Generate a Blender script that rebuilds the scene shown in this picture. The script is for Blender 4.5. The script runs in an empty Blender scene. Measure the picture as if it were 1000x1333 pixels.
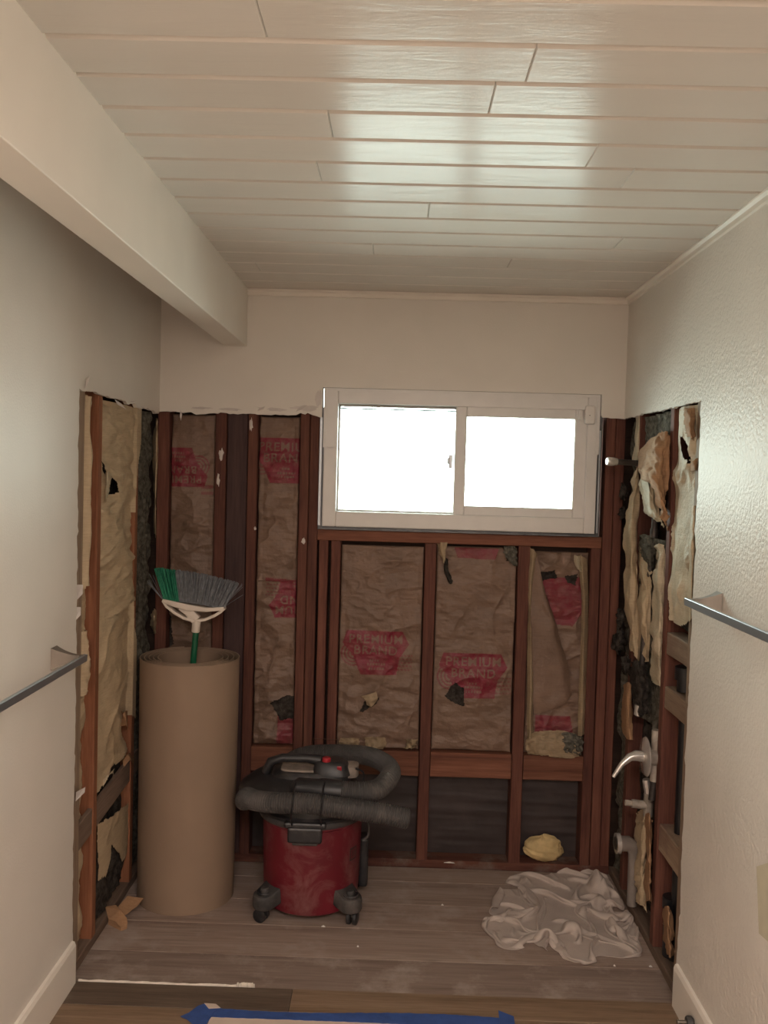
import bpy, bmesh, math, random
import numpy as np
from mathutils import Vector, Matrix, geometry
random.seed(7)
PI = math.pi
SC = bpy.context.scene
COL = SC.collection

# ------------------------------------------------------------------ camera
CAM = np.array([0.0303, -3.8413, 1.7141]); YAW, PITCH, ROLL, FPX = -0.0146, -0.0415, 0.0279, 1158.84
_f = np.array([math.sin(YAW)*math.cos(PITCH), math.cos(YAW)*math.cos(PITCH), math.sin(PITCH)])
_r = np.array([math.cos(YAW), -math.sin(YAW), 0.0]); _u = np.cross(_r, _f)
FWD, RGT, UPV = _f, math.cos(ROLL)*_r + math.sin(ROLL)*_u, -math.sin(ROLL)*_r + math.cos(ROLL)*_u
cd = bpy.data.cameras.new('camera'); cam = bpy.data.objects.new('camera', cd); COL.objects.link(cam)
cd.sensor_fit = 'AUTO'; cd.sensor_width = 36.0; cd.lens = FPX*36.0/1333.0; cd.clip_start = 0.02
cam.matrix_world = Matrix(((RGT[0], UPV[0], -FWD[0], CAM[0]), (RGT[1], UPV[1], -FWD[1], CAM[1]),
                           (RGT[2], UPV[2], -FWD[2], CAM[2]), (0, 0, 0, 1)))
SC.camera = cam
# ------------------------------------------------------------------ world, lights, exposure
SC.view_settings.view_transform = 'Standard'; SC.view_settings.look = 'None'
SC.view_settings.gamma = 1.0; SC.view_settings.exposure = 0.08
SC.view_settings.use_curve_mapping = False
w = bpy.data.worlds.new('overcast_sky'); SC.world = w; w.use_nodes = True
bg = w.node_tree.nodes['Background']; bg.inputs[0].default_value = (0.87, 1.0, 0.935, 1); bg.inputs[1].default_value = 14.5
def area(name, loc, rot, sx, sy, energy, col, portal=False):
    l = bpy.data.lights.new(name, 'AREA'); l.shape = 'RECTANGLE'; l.size = sx; l.size_y = sy
    l.energy = energy; l.color = col
    if portal: l.cycles.is_portal = True
    o = bpy.data.objects.new(name, l); COL.objects.link(o); o.location = loc; o.rotation_euler = rot
    return o
area('window_portal', (0.295, 0.13, 1.78), (-PI/2, 0, 0), 1.16, 0.6, 1, (1, 1, 1), True)
area('ceiling_lamp_light', (0.15, -4.3, 2.42), (0, 0, 0), 1.3, 0.7, 84, (1.0, 0.87, 0.79))
pt = bpy.data.lights.new('added_fill_light', 'POINT'); pt.energy = 13; pt.color = (1.0, 0.85, 0.76); pt.shadow_soft_size = .22  # added lamp out of view, brightens the ceiling and near walls
po = bpy.data.objects.new('added_fill_light', pt); COL.objects.link(po); po.location = (.35, -4.55, 1.95)

# ------------------------------------------------------------------ dimensions (metres)
XL, XR, ZC = -1.0069, 0.9931, 2.4942       # drywall faces, ceiling
FL, FR, FB = XL-.013, XR+.013, .015        # stud faces left, right, back
YLC, YRC = -0.965, -0.965                  # where the drywall has been cut on the side walls
ZSUB = -.012
XB0, XB1, ZBB = -.7312, -.635, 2.2493      # beam
YREAR = -6.0
# real positions read off the survey of the photograph: a sight line cut with the known plane of a surface
def sight(px, py): return FWD + RGT*(px-500)/FPX - UPV*(py-666.5)/FPX
def bk(px, py, Y=FB): d = sight(px, py); return CAM + d*((Y-CAM[1])/d[1])
def sd(px, py, X): d = sight(px, py); return CAM + d*((X-CAM[0])/d[0])
def fl(px, py, Z=ZSUB): d = sight(px, py); return CAM + d*((Z-CAM[2])/d[2])

# ------------------------------------------------------------------ materials
def nodes(m): return m.node_tree.nodes, m.node_tree.links
def base_mat(name, rough=.6, metal=0.0, spec=.5):
    m = bpy.data.materials.new(name); m.use_nodes = True
    p = m.node_tree.nodes['Principled BSDF']; p.inputs['Roughness'].default_value = rough
    p.inputs['Metallic'].default_value = metal; p.inputs['Specular IOR Level'].default_value = spec
    return m, p
def coords(m, scale=(1, 1, 1), rnd=True):
    N, L = nodes(m); tc = N.new('ShaderNodeTexCoord'); mp = N.new('ShaderNodeMapping'); mp.inputs['Scale'].default_value = scale
    if rnd:
        oi = N.new('ShaderNodeObjectInfo'); mu = N.new('ShaderNodeMath'); mu.operation = 'MULTIPLY'; mu.inputs[1].default_value = 37.0
        L.new(oi.outputs['Random'], mu.inputs[0]); ad = N.new('ShaderNodeVectorMath'); ad.operation = 'ADD'
        L.new(tc.outputs['Object'], ad.inputs[0]); L.new(mu.outputs[0], ad.inputs[1]); L.new(ad.outputs[0], mp.inputs[0])
    else: L.new(tc.outputs['Object'], mp.inputs[0])
    return mp.outputs[0]
def noise(m, vec, scale, detail=4, rough=.55, dist=0):
    N, L = nodes(m); n = N.new('ShaderNodeTexNoise'); n.inputs['Scale'].default_value = scale; n.inputs['Detail'].default_value = detail
    n.inputs['Roughness'].default_value = rough; n.inputs['Distortion'].default_value = dist; L.new(vec, n.inputs['Vector']); return n.outputs['Fac']
def ramp(m, fac, stops):
    N, L = nodes(m); r = N.new('ShaderNodeValToRGB'); e = r.color_ramp.elements
    e[0].position, e[0].color = stops[0][0], (*stops[0][1], 1); e[1].position, e[1].color = stops[-1][0], (*stops[-1][1], 1)
    for s in stops[1:-1]: x = e.new(s[0]); x.color = (*s[1], 1)
    L.new(fac, r.inputs[0]); return r.outputs[0]
def mix(m, fac, a, b, mode='MIX'):
    N, L = nodes(m); x = N.new('ShaderNodeMix'); x.data_type = 'RGBA'; x.blend_type = mode
    for s, v in ((x.inputs[0], fac), (x.inputs[6], a), (x.inputs[7], b)):
        if isinstance(v, (int, float)): s.default_value = v
        elif isinstance(v, tuple): s.default_value = (*v, 1)
        else: L.new(v, s)
    return x.outputs[2]
def bump(m, p, h, strength, dist=.01):
    N, L = nodes(m); b = N.new('ShaderNodeBump'); b.inputs['Strength'].default_value = strength; b.inputs['Distance'].default_value = dist
    L.new(h, b.inputs['Height']); L.new(b.outputs[0], p.inputs['Normal'])
def link(m, a, b): m.node_tree.links.new(a, b)
def sc(c, k): return tuple(min(1, v*k) for v in c)

def paint(name, col, rough, tex_scale, tex_strength, var=.06, tex_dist=.004):
    m, p = base_mat(name, rough, spec=.25); v = coords(m, rnd=False)
    link(m, ramp(m, noise(m, v, 2.5, 3), [(.3, sc(col, 1-var)), (.7, sc(col, 1+var*.4))]), p.inputs['Base Color'])
    bump(m, p, noise(m, v, tex_scale, 2, .5), tex_strength, tex_dist); return m
def wood(name, cols, axis, rough=.75, fine=60, stain=None, bstr=.35, knots=0):
    m, p = base_mat(name, rough, spec=.3); s = [1, 1, 1]; s[axis] = .06
    v = coords(m, tuple(s)); n1 = noise(m, v, 22, 5, .6, .4); n2 = noise(m, v, fine*2.2, 3, .6)
    c = ramp(m, n1, [(.28, cols[0]), (.5, cols[1]), (.72, cols[2])])
    c = mix(m, .35, c, ramp(m, n2, [(.3, sc(cols[0], .7)), (.7, cols[2])]))
    N, L = nodes(m); oi = N.new('ShaderNodeObjectInfo')
    c = mix(m, 1.0, c, ramp(m, oi.outputs['Random'], [(0, (.72, .72, .72)), (1, (1, 1, 1))]), 'MULTIPLY')
    if stain:
        v2 = coords(m, (1, 1, 1)); c = mix(m, ramp(m, noise(m, v2, 6, 5, .65), [(.5, (0, 0, 0)), (.72, (1, 1, 1))]), c, stain)
    if knots:
        N, L = nodes(m); ks = [1, 1, 1]; ks[axis] = .55; ks[2] = .01; vo = N.new('ShaderNodeTexVoronoi'); vo.inputs['Scale'].default_value = knots; L.new(coords(m, tuple(ks)), vo.inputs['Vector'])
        nz = N.new('ShaderNodeMath'); nz.operation = 'MULTIPLY_ADD'; nz.inputs[1].default_value = .10; L.new(n1, nz.inputs[0]); L.new(vo.outputs['Distance'], nz.inputs[2])
        c = mix(m, ramp(m, nz.outputs[0], [(.10, (.8, .8, .8)), (.125, (.25, .25, .25)), (.135, (.5, .5, .5)), (.16, (0, 0, 0))]), c, sc(cols[0], .55))
    link(m, c, p.inputs['Base Color']); bump(m, p, n1, bstr, .004); return m
def plain(name, col, rough=.5, metal=0, var=.12, scale=14, bstr=.0, bscale=80, dust=None, dustpos=(.48, .75), spec=.5):
    m, p = base_mat(name, rough, metal, spec); v = coords(m)
    c = ramp(m, noise(m, v, scale, 4), [(.3, sc(col, 1-var)), (.7, sc(col, 1+var))])
    if dust: c = mix(m, ramp(m, noise(m, v, 7, 7, .68, .6), [(dustpos[0], (0, 0, 0)), (dustpos[1], (1, 1, 1))]), c, dust)
    link(m, c, p.inputs['Base Color'])
    if bstr: bump(m, p, noise(m, v, bscale, 4), bstr, .004)
    return m
def kraft(name, col, rough=.55, print_=False, stain=(.16, .10, .07), stains=.55):
    m, p = base_mat(name, rough, spec=.35); v = coords(m)
    c = ramp(m, noise(m, v, 5, 6, .6), [(.3, sc(col, .8)), (.7, sc(col, 1.12))])
    v2 = coords(m, (3, 3, 40)); c = mix(m, .16, c, ramp(m, noise(m, v2, 6, 3), [(.35, sc(col, .55)), (.65, sc(col, 1.25))]))
    c = mix(m, ramp(m, noise(m, v, 3.2, 6, .66), [(stains, (0, 0, 0)), (stains+.22, (.75, .75, .75))]), c, stain)
    if print_:
        N, L = nodes(m); a = N.new('ShaderNodeAttribute'); a.attribute_name = 'print'
        f = mix(m, 1.0, a.outputs['Color'], ramp(m, noise(m, v, 34, 5, .7), [(.3, (.6, .6, .6)), (.6, (.95, .95, .95))]), 'MULTIPLY')
        c = mix(m, f, c, (.20, .012, .032))
    link(m, c, p.inputs['Base Color']); bump(m, p, noise(m, v, 30, 6, .62), .8, .008); return m

WALLC = (.74, .69, .625)
M = {}
M['wall'] = paint('wall_paint_smooth', WALLC, .42, 150, .16)
M['wall_r'] = paint('wall_paint_orange_peel', WALLC, .46, 95, .55, tex_dist=.006)
M['gypsum'] = plain('gypsum_edge', (.66, .60, .54), .9, bstr=.5)
M['beam'] = paint('beam_paint', (.82, .76, .68), .45, 40, .06)
M['trim'] = paint('trim_paint', (.80, .74, .66), .35, 20, .05)
M['white'] = plain('window_vinyl', (.72, .69, .66), .35, var=.03)
def ceiling_mat():
    m, p = base_mat('ceiling_gloss_paint', .21, spec=.045); v = coords(m, (.16, 1, 1)); col = (.67, .62, .56)
    link(m, ramp(m, noise(m, v, 3, 3), [(.3, sc(col, .96)), (.7, sc(col, 1.03))]), p.inputs['Base Color'])
    g = noise(m, v, 34, 5, .6, 1.2); N, L = nodes(m)
    big = noise(m, coords(m, (.5, 1, 1)), 2.2, 2); ad = N.new('ShaderNodeMath'); ad.operation = 'MULTIPLY_ADD'; ad.inputs[1].default_value = .35
    L.new(big, ad.inputs[0]); L.new(g, ad.inputs[2]); bump(m, p, ad.outputs[0], .17, .006); return m
M['ceil'] = ceiling_mat()
RED = [(.07, .023, .018), (.14, .049, .034), (.225, .092, .06)]
M['red_z'] = wood('old_redwood_upright', RED, 2); M['red_x'] = wood('old_redwood_level', [(.10, .034, .022), (.20, .075, .043), (.29, .125, .075)], 0)
M['dark_z'] = wood('dark_stained_board', [(.04, .022, .023), (.075, .042, .041), (.11, .06, .055)], 2)
ORG = [(.20, .065, .03), (.33, .125, .06), (.42, .19, .10)]
M['org_z'] = wood('orange_fir_upright', ORG, 2); M['org_y'] = wood('orange_fir_level', ORG, 1)
PALE = [(.22, .14, .09), (.33, .23, .16), (.42, .31, .22)]
M['pale_z'] = wood('pale_fir_upright', PALE, 2); M['pale_y'] = wood('pale_weathered_block', PALE, 1, stain=(.2, .12, .09))
M['plate_x'] = wood('sole_plate_wood', RED, 0, stain=(.2, .16, .13))
M['brace'] = wood('grey_brace_wood', [(.14, .09, .065), (.22, .15, .11), (.28, .20, .15)], 1)
SUBC = [(.26, .18, .145), (.36, .265, .215), (.43, .335, .28)]
M['sub'] = wood('dusty_subfloor', SUBC, 0, .8, 40, stain=(.40, .325, .28), bstr=.6, knots=2.6)
M['vinyl_tan'] = wood('floor_plank_tan', [(.16, .10, .06), (.25, .165, .105), (.33, .23, .155)], 0, .5)
M['vinyl_grey'] = wood('floor_plank_grey', [(.10, .07, .05), (.16, .115, .085), (.22, .165, .125)], 0, .5)
M['kraft_b'] = kraft('printed_kraft_facing', (.205, .13, .092), .42, print_=True)
M['kraft_l'] = kraft('tan_kraft_facing', (.50, .385, .25), .6, stains=.68, stain=(.28, .19, .12))
M['kraft_p'] = kraft('pale_kraft_facing', (.53, .44, .31), .6, stains=.72, stain=(.36, .26, .17))
M['kraft_m'] = kraft('aged_kraft_edge', (.34, .25, .155), .6, stains=.6)
M['kraft_o'] = kraft('torn_brown_kraft', (.36, .205, .11), .85, stains=.75)
M['wool'] = plain('grey_mineral_wool', (.115, .105, .085), 1.0, var=.55, scale=55, bstr=1.0, bscale=120, spec=.1)
M['wool_d'] = plain('dark_mineral_wool', (.05, .042, .036), 1.0, var=.6, scale=45, bstr=1.0, bscale=110, spec=.1)  # darker tone of the mineral wool, for fillings, tufts and loose pieces
M['felt'] = plain('black_building_felt', (.040, .028, .027), .55, var=.3, scale=9, bstr=.3, bscale=14)
M['sheath'] = wood('dark_sheathing', [(.03, .018, .014), (.05, .028, .02), (.08, .045, .03)], 0)
M['roll'] = plain('ram_board_paper', (.265, .182, .125), .75, var=.05, scale=5, bstr=.12, bscale=160)
M['roll_in'] = plain('ram_board_paper_edge', (.38, .28, .20), .8, var=.06)
M['vac_red'] = plain('red_drum_plastic', (.125, .008, .016), .42, var=.25, scale=4, dust=(.24, .12, .11), dustpos=(.5, .8))
M['vac_black'] = plain('black_vacuum_plastic', (.022, .021, .023), .42, var=.3, dust=(.16, .135, .12), dustpos=(.52, .85))
M['vac_grey'] = plain('dusty_grey_plastic', (.042, .039, .038), .65, var=.3, dust=(.12, .10, .09))
M['vac_dust'] = plain('dusty_lid_top', (.26, .21, .175), .85, var=.25, scale=30)
M['hose'] = plain('grey_hose_plastic', (.055, .050, .048), .6, var=.2, dust=(.12, .105, .095))
M['button'] = plain('red_switch', (.34, .02, .03), .35, var=.05)
M['broom_white'] = plain('white_broom_plastic', (.66, .58, .50), .45, var=.04)
M['bristle_g'] = plain('green_bristles', (.015, .17, .095), .6, var=.3, scale=60)
M['bristle_k'] = plain('grey_bristles', (.16, .17, .185), .7, var=.3, scale=60)
M['handle_g'] = plain('green_handle_metal', (.006, .10, .045), .35, var=.1)
M['cloth'] = plain('drop_cloth_canvas', (.49, .41, .36), .95, var=.14, scale=7, bstr=.35, bscale=220, dust=(.36, .28, .24), dustpos=(.6, .78))
M['foam'] = plain('yellow_spray_foam', (.60, .44, .21), .75, var=.2, scale=16, bstr=.5, bscale=30)
M['nickel'] = plain('brushed_nickel', (.26, .23, .20), .4, .8, var=.05)
M['nickel_b'] = plain('brushed_steel_bar', (.36, .38, .40), .36, .9, var=.05)
M['chrome'] = plain('worn_chrome', (.62, .58, .54), .25, .55, var=.15, dust=(.3, .25, .2), dustpos=(.55, .9))
M['brass'] = plain('limescaled_brass', (.34, .29, .24), .7, .3, var=.3, dust=(.55, .5, .44), dustpos=(.45, .7))
M['pipe_d'] = plain('dark_iron_pipe', (.06, .05, .046), .5, .5, var=.3, dust=(.16, .13, .11))
M['abs'] = plain('black_drain_pipe', (.012, .012, .014), .4, var=.2)
M['pvc'] = plain('grey_drain_pipe', (.2, .17, .15), .6, var=.2)
M['tape'] = plain('blue_masking_tape', (.035, .08, .26), .6, var=.2, scale=25, bstr=.2)
M['paper_w'] = plain('floor_paper', (.60, .48, .40), .8, var=.05)
M['caulk'] = plain('white_caulk', (.72, .65, .56), .8, var=.1, scale=40, bstr=.5)
M['flash'] = plain('dark_flashing', (.10, .10, .105), .35, .4, var=.4, scale=20)
M['plaster'] = plain('plaster_smear', (.62, .56, .52), .9, var=.1, bstr=.6)
M['sensor'] = plain('sensor_plastic', (.74, .70, .66), .4, var=.02)
M['patchc'] = plain('bare_green_board_patch', (.56, .51, .38), .8, var=.12, scale=8)
M['wire'] = plain('rusty_wire', (.12, .06, .04), .6, .5)
M['pl_white'] = plain('white_litter', (.7, .65, .6), .9)
def glass_mat():
    m = bpy.data.materials.new('window_glass'); m.use_nodes = True; N, L = nodes(m); N.remove(N['Principled BSDF'])
    t = N.new('ShaderNodeBsdfTransparent'); t.inputs[0].default_value = (.97, 1, .985, 1); g = N.new('ShaderNodeBsdfGlossy'); g.inputs['Roughness'].default_value = .05
    f = N.new('ShaderNodeFresnel'); x = N.new('ShaderNodeMixShader'); L.new(f.outputs[0], x.inputs[0]); L.new(t.outputs[0], x.inputs[1]); L.new(g.outputs[0], x.inputs[2])
    L.new(x.outputs[0], N['Material Output'].inputs[0]); return m
M['glass'] = glass_mat()

# ------------------------------------------------------------------ object helpers
def tag(o, label=None, cat=None, group=None, kind=None):
    for k, v in (('label', label), ('category', cat), ('group', group), ('kind', kind)):
        if v: o[k] = v
    return o
def attach(o, parent):
    if parent is not None:
        l = Vector((0, 0, 0)); q = parent
        while q is not None: l += q.location; q = q.parent
        o.parent = parent; o.matrix_parent_inverse = Matrix.Translation(-parent.location) if parent.parent is None else Matrix.Identity(4)
    return o
def empty(name, loc, label=None, cat=None, group=None, kind=None):
    o = bpy.data.objects.new(name, None); COL.objects.link(o); o.location = loc; o.empty_display_size = .05
    return tag(o, label, cat, group, kind)
def mesh(name, V, F, mat, parent=None, smooth=False, mats=None, fm=None):
    me = bpy.data.meshes.new(name); me.from_pydata([tuple(map(float, v)) for v in V], [], [tuple(map(int, f)) for f in F])
    me.materials.append(M[mat] if isinstance(mat, str) else mat)
    if mats:
        for x in mats: me.materials.append(M[x])
    if fm is not None: me.polygons.foreach_set('material_index', fm)
    if smooth: me.polygons.foreach_set('use_smooth', [True]*len(me.polygons))
    me.update(); o = bpy.data.objects.new(name, me); COL.objects.link(o)
    return attach(o, parent)
class MB:
    def __init__(s): s.V, s.F = [], []
    def add(s, V, F):
        n = len(s.V); s.V += [tuple(v) for v in V]; s.F += [tuple(i+n for i in f) for f in F]; return s
    def box(s, x0, x1, y0, y1, z0, z1):
        return s.add([(x, y, z) for z in (z0, z1) for y in (y0, y1) for x in (x0, x1)],
                     [(0, 2, 3, 1), (4, 5, 7, 6), (0, 1, 5, 4), (2, 6, 7, 3), (0, 4, 6, 2), (1, 3, 7, 5)])
    def tube(s, pts, rad, n=12, caps=True):
        pts = [np.array(p, float) for p in pts]; rad = [rad]*len(pts) if isinstance(rad, (int, float)) else rad
        V, F = [], []; ref = None
        for i, p in enumerate(pts):
            t = (pts[min(i+1, len(pts)-1)] - pts[max(i-1, 0)]); t = t/ (np.linalg.norm(t)+1e-12)
            if ref is None: ref = np.array((0, 0, 1.0)) if abs(t[2]) < .9 else np.array((1.0, 0, 0))
            a = np.cross(t, ref); a /= np.linalg.norm(a); b = np.cross(a, t); ref = b
            for k in range(n): V.append(p + rad[i]*(math.cos(2*PI*k/n)*a + math.sin(2*PI*k/n)*b))
        for i in range(len(pts)-1):
            for k in range(n): F.append((i*n+k, i*n+(k+1) % n, (i+1)*n+(k+1) % n, (i+1)*n+k))
        if caps: F += [tuple(range(n))[::-1], tuple(range((len(pts)-1)*n, len(pts)*n))]
        return s.add(V, F)
    def lathe(s, prof, c=(0, 0, 0), n=40, axis=2):
        V, F = [], []
        for r, z in prof:
            for k in range(n):
                a = 2*PI*k/n; q = [r*math.cos(a), r*math.sin(a), z]
                if axis == 0: q = [q[2], q[0], q[1]]
                if axis == 1: q = [q[0], q[2], q[1]]
                V.append((c[0]+q[0], c[1]+q[1], c[2]+q[2]))
        for i in range(len(prof)-1):
            for k in range(n): F.append((i*n+k, i*n+(k+1) % n, (i+1)*n+(k+1) % n, (i+1)*n+k))
        return s.add(V, F + [tuple(range(n))[::-1], tuple(range((len(prof)-1)*n, len(prof)*n))])
    def build(s, name, mat, parent=None, bev=0, smooth=False, seg=2):
        bm = bmesh.new(); vs = [bm.verts.new(v) for v in s.V]
        for f in s.F:
            try: bm.faces.new([vs[i] for i in f])
            except ValueError: pass
        bmesh.ops.recalc_face_normals(bm, faces=bm.faces)
        if bev:
            es = [e for e in bm.edges if len(e.link_faces) == 2 and e.calc_face_angle(0) > .6]
            bmesh.ops.bevel(bm, geom=es, offset=bev, segments=seg, profile=.5, affect='EDGES', clamp_overlap=True)
        me = bpy.data.meshes.new(name); bm.to_mesh(me); bm.free(); me.materials.append(M[mat])
        if smooth:
            me.polygons.foreach_set('use_smooth', [True]*len(me.polygons))
            me.set_sharp_from_angle(angle=.7)
        o = bpy.data.objects.new(name, me); COL.objects.link(o); return attach(o, parent)
def lumber(name, x0, x1, y0, y1, z0, z1, mat, parent, ch=.003, wob=.0022):
    """a sawn board: chamfered section lofted along its long axis with a little wander"""
    lo = np.array((x0, y0, z0)); hi = np.array((x1, y1, z1)); ax = int(np.argmax(hi-lo)); a, b = [i for i in range(3) if i != ax]
    n = 5; V, F = [], []
    for i in range(n):
        t = i/(n-1); da, db = (random.uniform(-wob, wob) for _ in range(2)) if 0 < i < n-1 else (0, 0)
        A0, A1, B0, B1 = lo[a]+abs(da), hi[a]-abs(da)*.5, lo[b]+abs(db)*.5, hi[b]-abs(db)*.5
        for pa, pb in ((A0+ch, B0), (A1-ch, B0), (A1, B0+ch), (A1, B1-ch), (A1-ch, B1), (A0+ch, B1), (A0, B1-ch), (A0, B0+ch)):
            p = [0, 0, 0]; p[ax] = lo[ax]+t*(hi[ax]-lo[ax]); p[a] = pa; p[b] = pb; V.append(p)
    for i in range(n-1):
        for k in range(8): F.append((i*8+k, i*8+(k+1) % 8, (i+1)*8+(k+1) % 8, (i+1)*8+k))
    F += [tuple(range(8))[::-1], tuple(range((n-1)*8, n*8))]
    return MB().add(V, F).build(name, mat, parent)
def slab(name, poly, to3, thick, mat, parent=None, edge=None):
    """polygon (2-D) extruded; to3(p, d) gives the 3-D point at depth d"""
    tri = geometry.tessellate_polygon([[Vector((p[0], p[1], 0)) for p in poly]]); n = len(poly)
    V = [to3(p, 0) for p in poly] + [to3(p, thick) for p in poly]
    F = [tuple(t) for t in tri] + [tuple(i+n for i in t)[::-1] for t in tri]; k = len(F)
    F += [(i, (i+1) % n, (i+1) % n+n, i+n) for i in range(n)]
    o = mesh(name, V, F, mat, parent, mats=[edge] if edge else None, fm=[0]*k+[1]*n if edge else None)
    bm = bmesh.new(); bm.from_mesh(o.data); bmesh.ops.recalc_face_normals(bm, faces=bm.faces); bm.to_mesh(o.data); bm.free()
    return o
def jag(p, q, step, amp, seed):
    rng = random.Random(seed); L = math.dist(p, q); n = max(2, int(L/step)); nx, ny = -(q[1]-p[1])/L, (q[0]-p[0])/L; out = [p]; d = 0
    for i in range(1, n):
        t = (i + rng.uniform(-.3, .3))/n; d = .5*d + rng.uniform(-amp, amp)
        if rng.random() < .07: d += rng.choice((-1, 1))*amp*2.2
        out.append((p[0]+(q[0]-p[0])*t + nx*d, p[1]+(q[1]-p[1])*t + ny*d))
    return out
# numpy value noise
def _h(i, j, s):
    n = (i*374761393 + j*668265263 + s*1442695041) & 0xffffffff; n = ((n ^ (n >> 13))*1274126177) & 0xffffffff
    return ((n ^ (n >> 16)) & 0xffff)/65535.0
def vn(x, y, s=0):
    x = np.asarray(x, float); y = np.asarray(y, float); i = np.floor(x).astype(np.int64); j = np.floor(y).astype(np.int64)
    u, v = x-i, y-j; u = u*u*(3-2*u); v = v*v*(3-2*v)
    return (_h(i, j, s)*(1-u)+_h(i+1, j, s)*u)*(1-v) + (_h(i, j+1, s)*(1-u)+_h(i+1, j+1, s)*u)*v - .5
def fbm(x, y, s=0, o=4):
    return sum(vn(np.asarray(x)*2**k, np.asarray(y)*2**k, s+k*17)/2**k for k in range(o))
def crease(x, y, s=0): return 1-2*np.abs(fbm(x, y, s, 2))*2
def ridge(x, y, s=0): return np.exp(-9*np.abs(fbm(x, y, s, 3)))
def inpoly(px, py, poly):
    r = np.zeros(np.shape(px), bool); n = len(poly)
    for i in range(n):
        x0, y0 = poly[i]; x1, y1 = poly[(i+1) % n]
        if y0 == y1: continue
        c = ((y0 > py) != (y1 > py)) & (px < (x1-x0)*(py-y0)/(y1-y0)+x0); r ^= c
    return r
def grid(name, X, Y, Z, mat, parent, keep=None, prt=None, smooth=True):
    nv, nu = X.shape; V = np.stack([X.ravel(), Y.ravel(), Z.ravel()], 1); I = np.arange(nv*nu).reshape(nv, nu)
    Q = np.stack([I[:-1, :-1], I[:-1, 1:], I[1:, 1:], I[1:, :-1]], -1)
    Q = Q[keep] if keep is not None else Q.reshape(-1, 4); Q = Q.reshape(-1, 4)
    used, inv = np.unique(Q, return_inverse=True); Q = inv.reshape(-1, 4)
    me = bpy.data.meshes.new(name); nf = len(Q); me.vertices.add(len(used)); me.vertices.foreach_set('co', V[used].ravel())
    me.loops.add(nf*4); me.loops.foreach_set('vertex_index', Q.ravel().astype(np.int32)); me.polygons.add(nf)
    me.polygons.foreach_set('loop_start', np.arange(0, nf*4, 4, dtype=np.int32))
    if smooth: me.polygons.foreach_set('use_smooth', np.ones(nf, bool))
    if prt is not None: a = me.attributes.new('print', 'FLOAT', 'POINT'); a.data.foreach_set('value', prt.ravel()[used].astype(np.float32))
    me.update(calc_edges=True); me.validate(); me.materials.append(M[mat]); o = bpy.data.objects.new(name, me); COL.objects.link(o); return attach(o, parent)
def patch(name, ctrl, mat, parent, n=26, amp=.004, freq=18, seed=0, ragged=0.0):
    """crumpled paper: smooth sheet through a control net (rows of 3-D points) plus wrinkles"""
    C = np.array(ctrl, float); R, K = C.shape[:2]
    def interp(A, m, axis):
        A = np.moveaxis(A, axis, 0); k = len(A); t = np.linspace(0, k-1, m); i = np.clip(t.astype(int), 0, k-2); f = (t-i)[:, None, None]
        g = lambda j: A[np.clip(j, 0, k-1)]
        p0, p1, p2, p3 = g(i-1), g(i), g(i+1), g(i+2)
        o = .5*((2*p1)+(-p0+p2)*f+(2*p0-5*p1+4*p2-p3)*f**2+(-p0+3*p1-3*p2+p3)*f**3); return np.moveaxis(o, 0, axis)
    G = interp(interp(C, n, 0), n, 1); du = np.gradient(G, axis=1); dv = np.gradient(G, axis=0); N = np.cross(du, dv); N /= np.linalg.norm(N, axis=2, keepdims=True)+1e-9
    u, v = np.meshgrid(np.linspace(0, 1, n), np.linspace(0, 1, n)); lu = np.linalg.norm(du, axis=2).sum(1).mean(); lv = np.linalg.norm(dv, axis=2).sum(0).mean(); lm = max(lu, lv); U, W = u*lu/lm, v*lv/lm
    w_ = amp*(fbm(U*freq*.35, W*freq*.35, seed)*1.4 + .8*ridge(U*freq*.16+W*freq*.05, W*freq*.2, seed+5))
    G = G + N*w_[..., None]; keep = None
    if ragged:
        e = np.minimum.reduce([u, 1-u, v, 1-v]); k = e > ragged*(.5+fbm(u*9, v*9, seed+9, 3)); keep = k[:-1, :-1] & k[1:, 1:]
    return grid(name, G[..., 0], G[..., 1], G[..., 2], mat, parent, keep)

# ================================================================== STRUCTURE
def struct(o): return tag(o, kind='structure')
# ---- drywall
ZL = 1.966; ZR = 1.981
pl = [(YREAR, -.03), (YLC, -.03)] + jag((YLC, -.03), (YLC-.002, ZL), .02, .004, 1)[1:] + jag((YLC-.002, ZL), (0, ZL-.006), .018, .0035, 2) + [(.0, ZL-.006), (0, ZC+.05), (YREAR, ZC+.05)]
wl = struct(slab('wall_left', pl, lambda p, d: (XL-d, p[0], p[1]), .013, 'wall', edge='gypsum'))
pr = [(YREAR, -.03), (YRC+.004, -.03)] + jag((YRC+.004, -.03), (YRC, ZR), .02, .004, 3)[1:] + jag((YRC, ZR), (0, ZR+.002), .018, .003, 4) + [(0, ZR+.002), (0, ZC+.05), (YREAR, ZC+.05)]
wr = struct(slab('wall_right', pr, lambda p, d: (XR+d, p[0], p[1]), .013, 'wall_r', edge='gypsum'))
WX0, WX1, WZ0, WZ1 = -.297, .887, 1.485, 2.078
zc1 = float(bk(300, 535, 0)[2]); zc2 = float(bk(800, 544, 0)[2])
pb = jag((XL-.005, ZL-.006), (WX0-.03, zc1-.012), .018, .0035, 5) + [(WX0-.03, zc1-.012), (WX0-.008, zc1-.02), (WX0-.006, WZ1+.006), (WX1+.006, WZ1+.006), (WX1+.006, zc2+.01)] + \
     jag((WX1+.012, zc2), (XR+.005, ZR+.002), .018, .002, 6) + [(XR+.005, ZR), (XR+.005, ZC+.05), (XL-.005, ZC+.05)]
wb = struct(slab('wall_back', pb, lambda p, d: (p[0], d, p[1]), .013, 'wall', edge='gypsum'))
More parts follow.
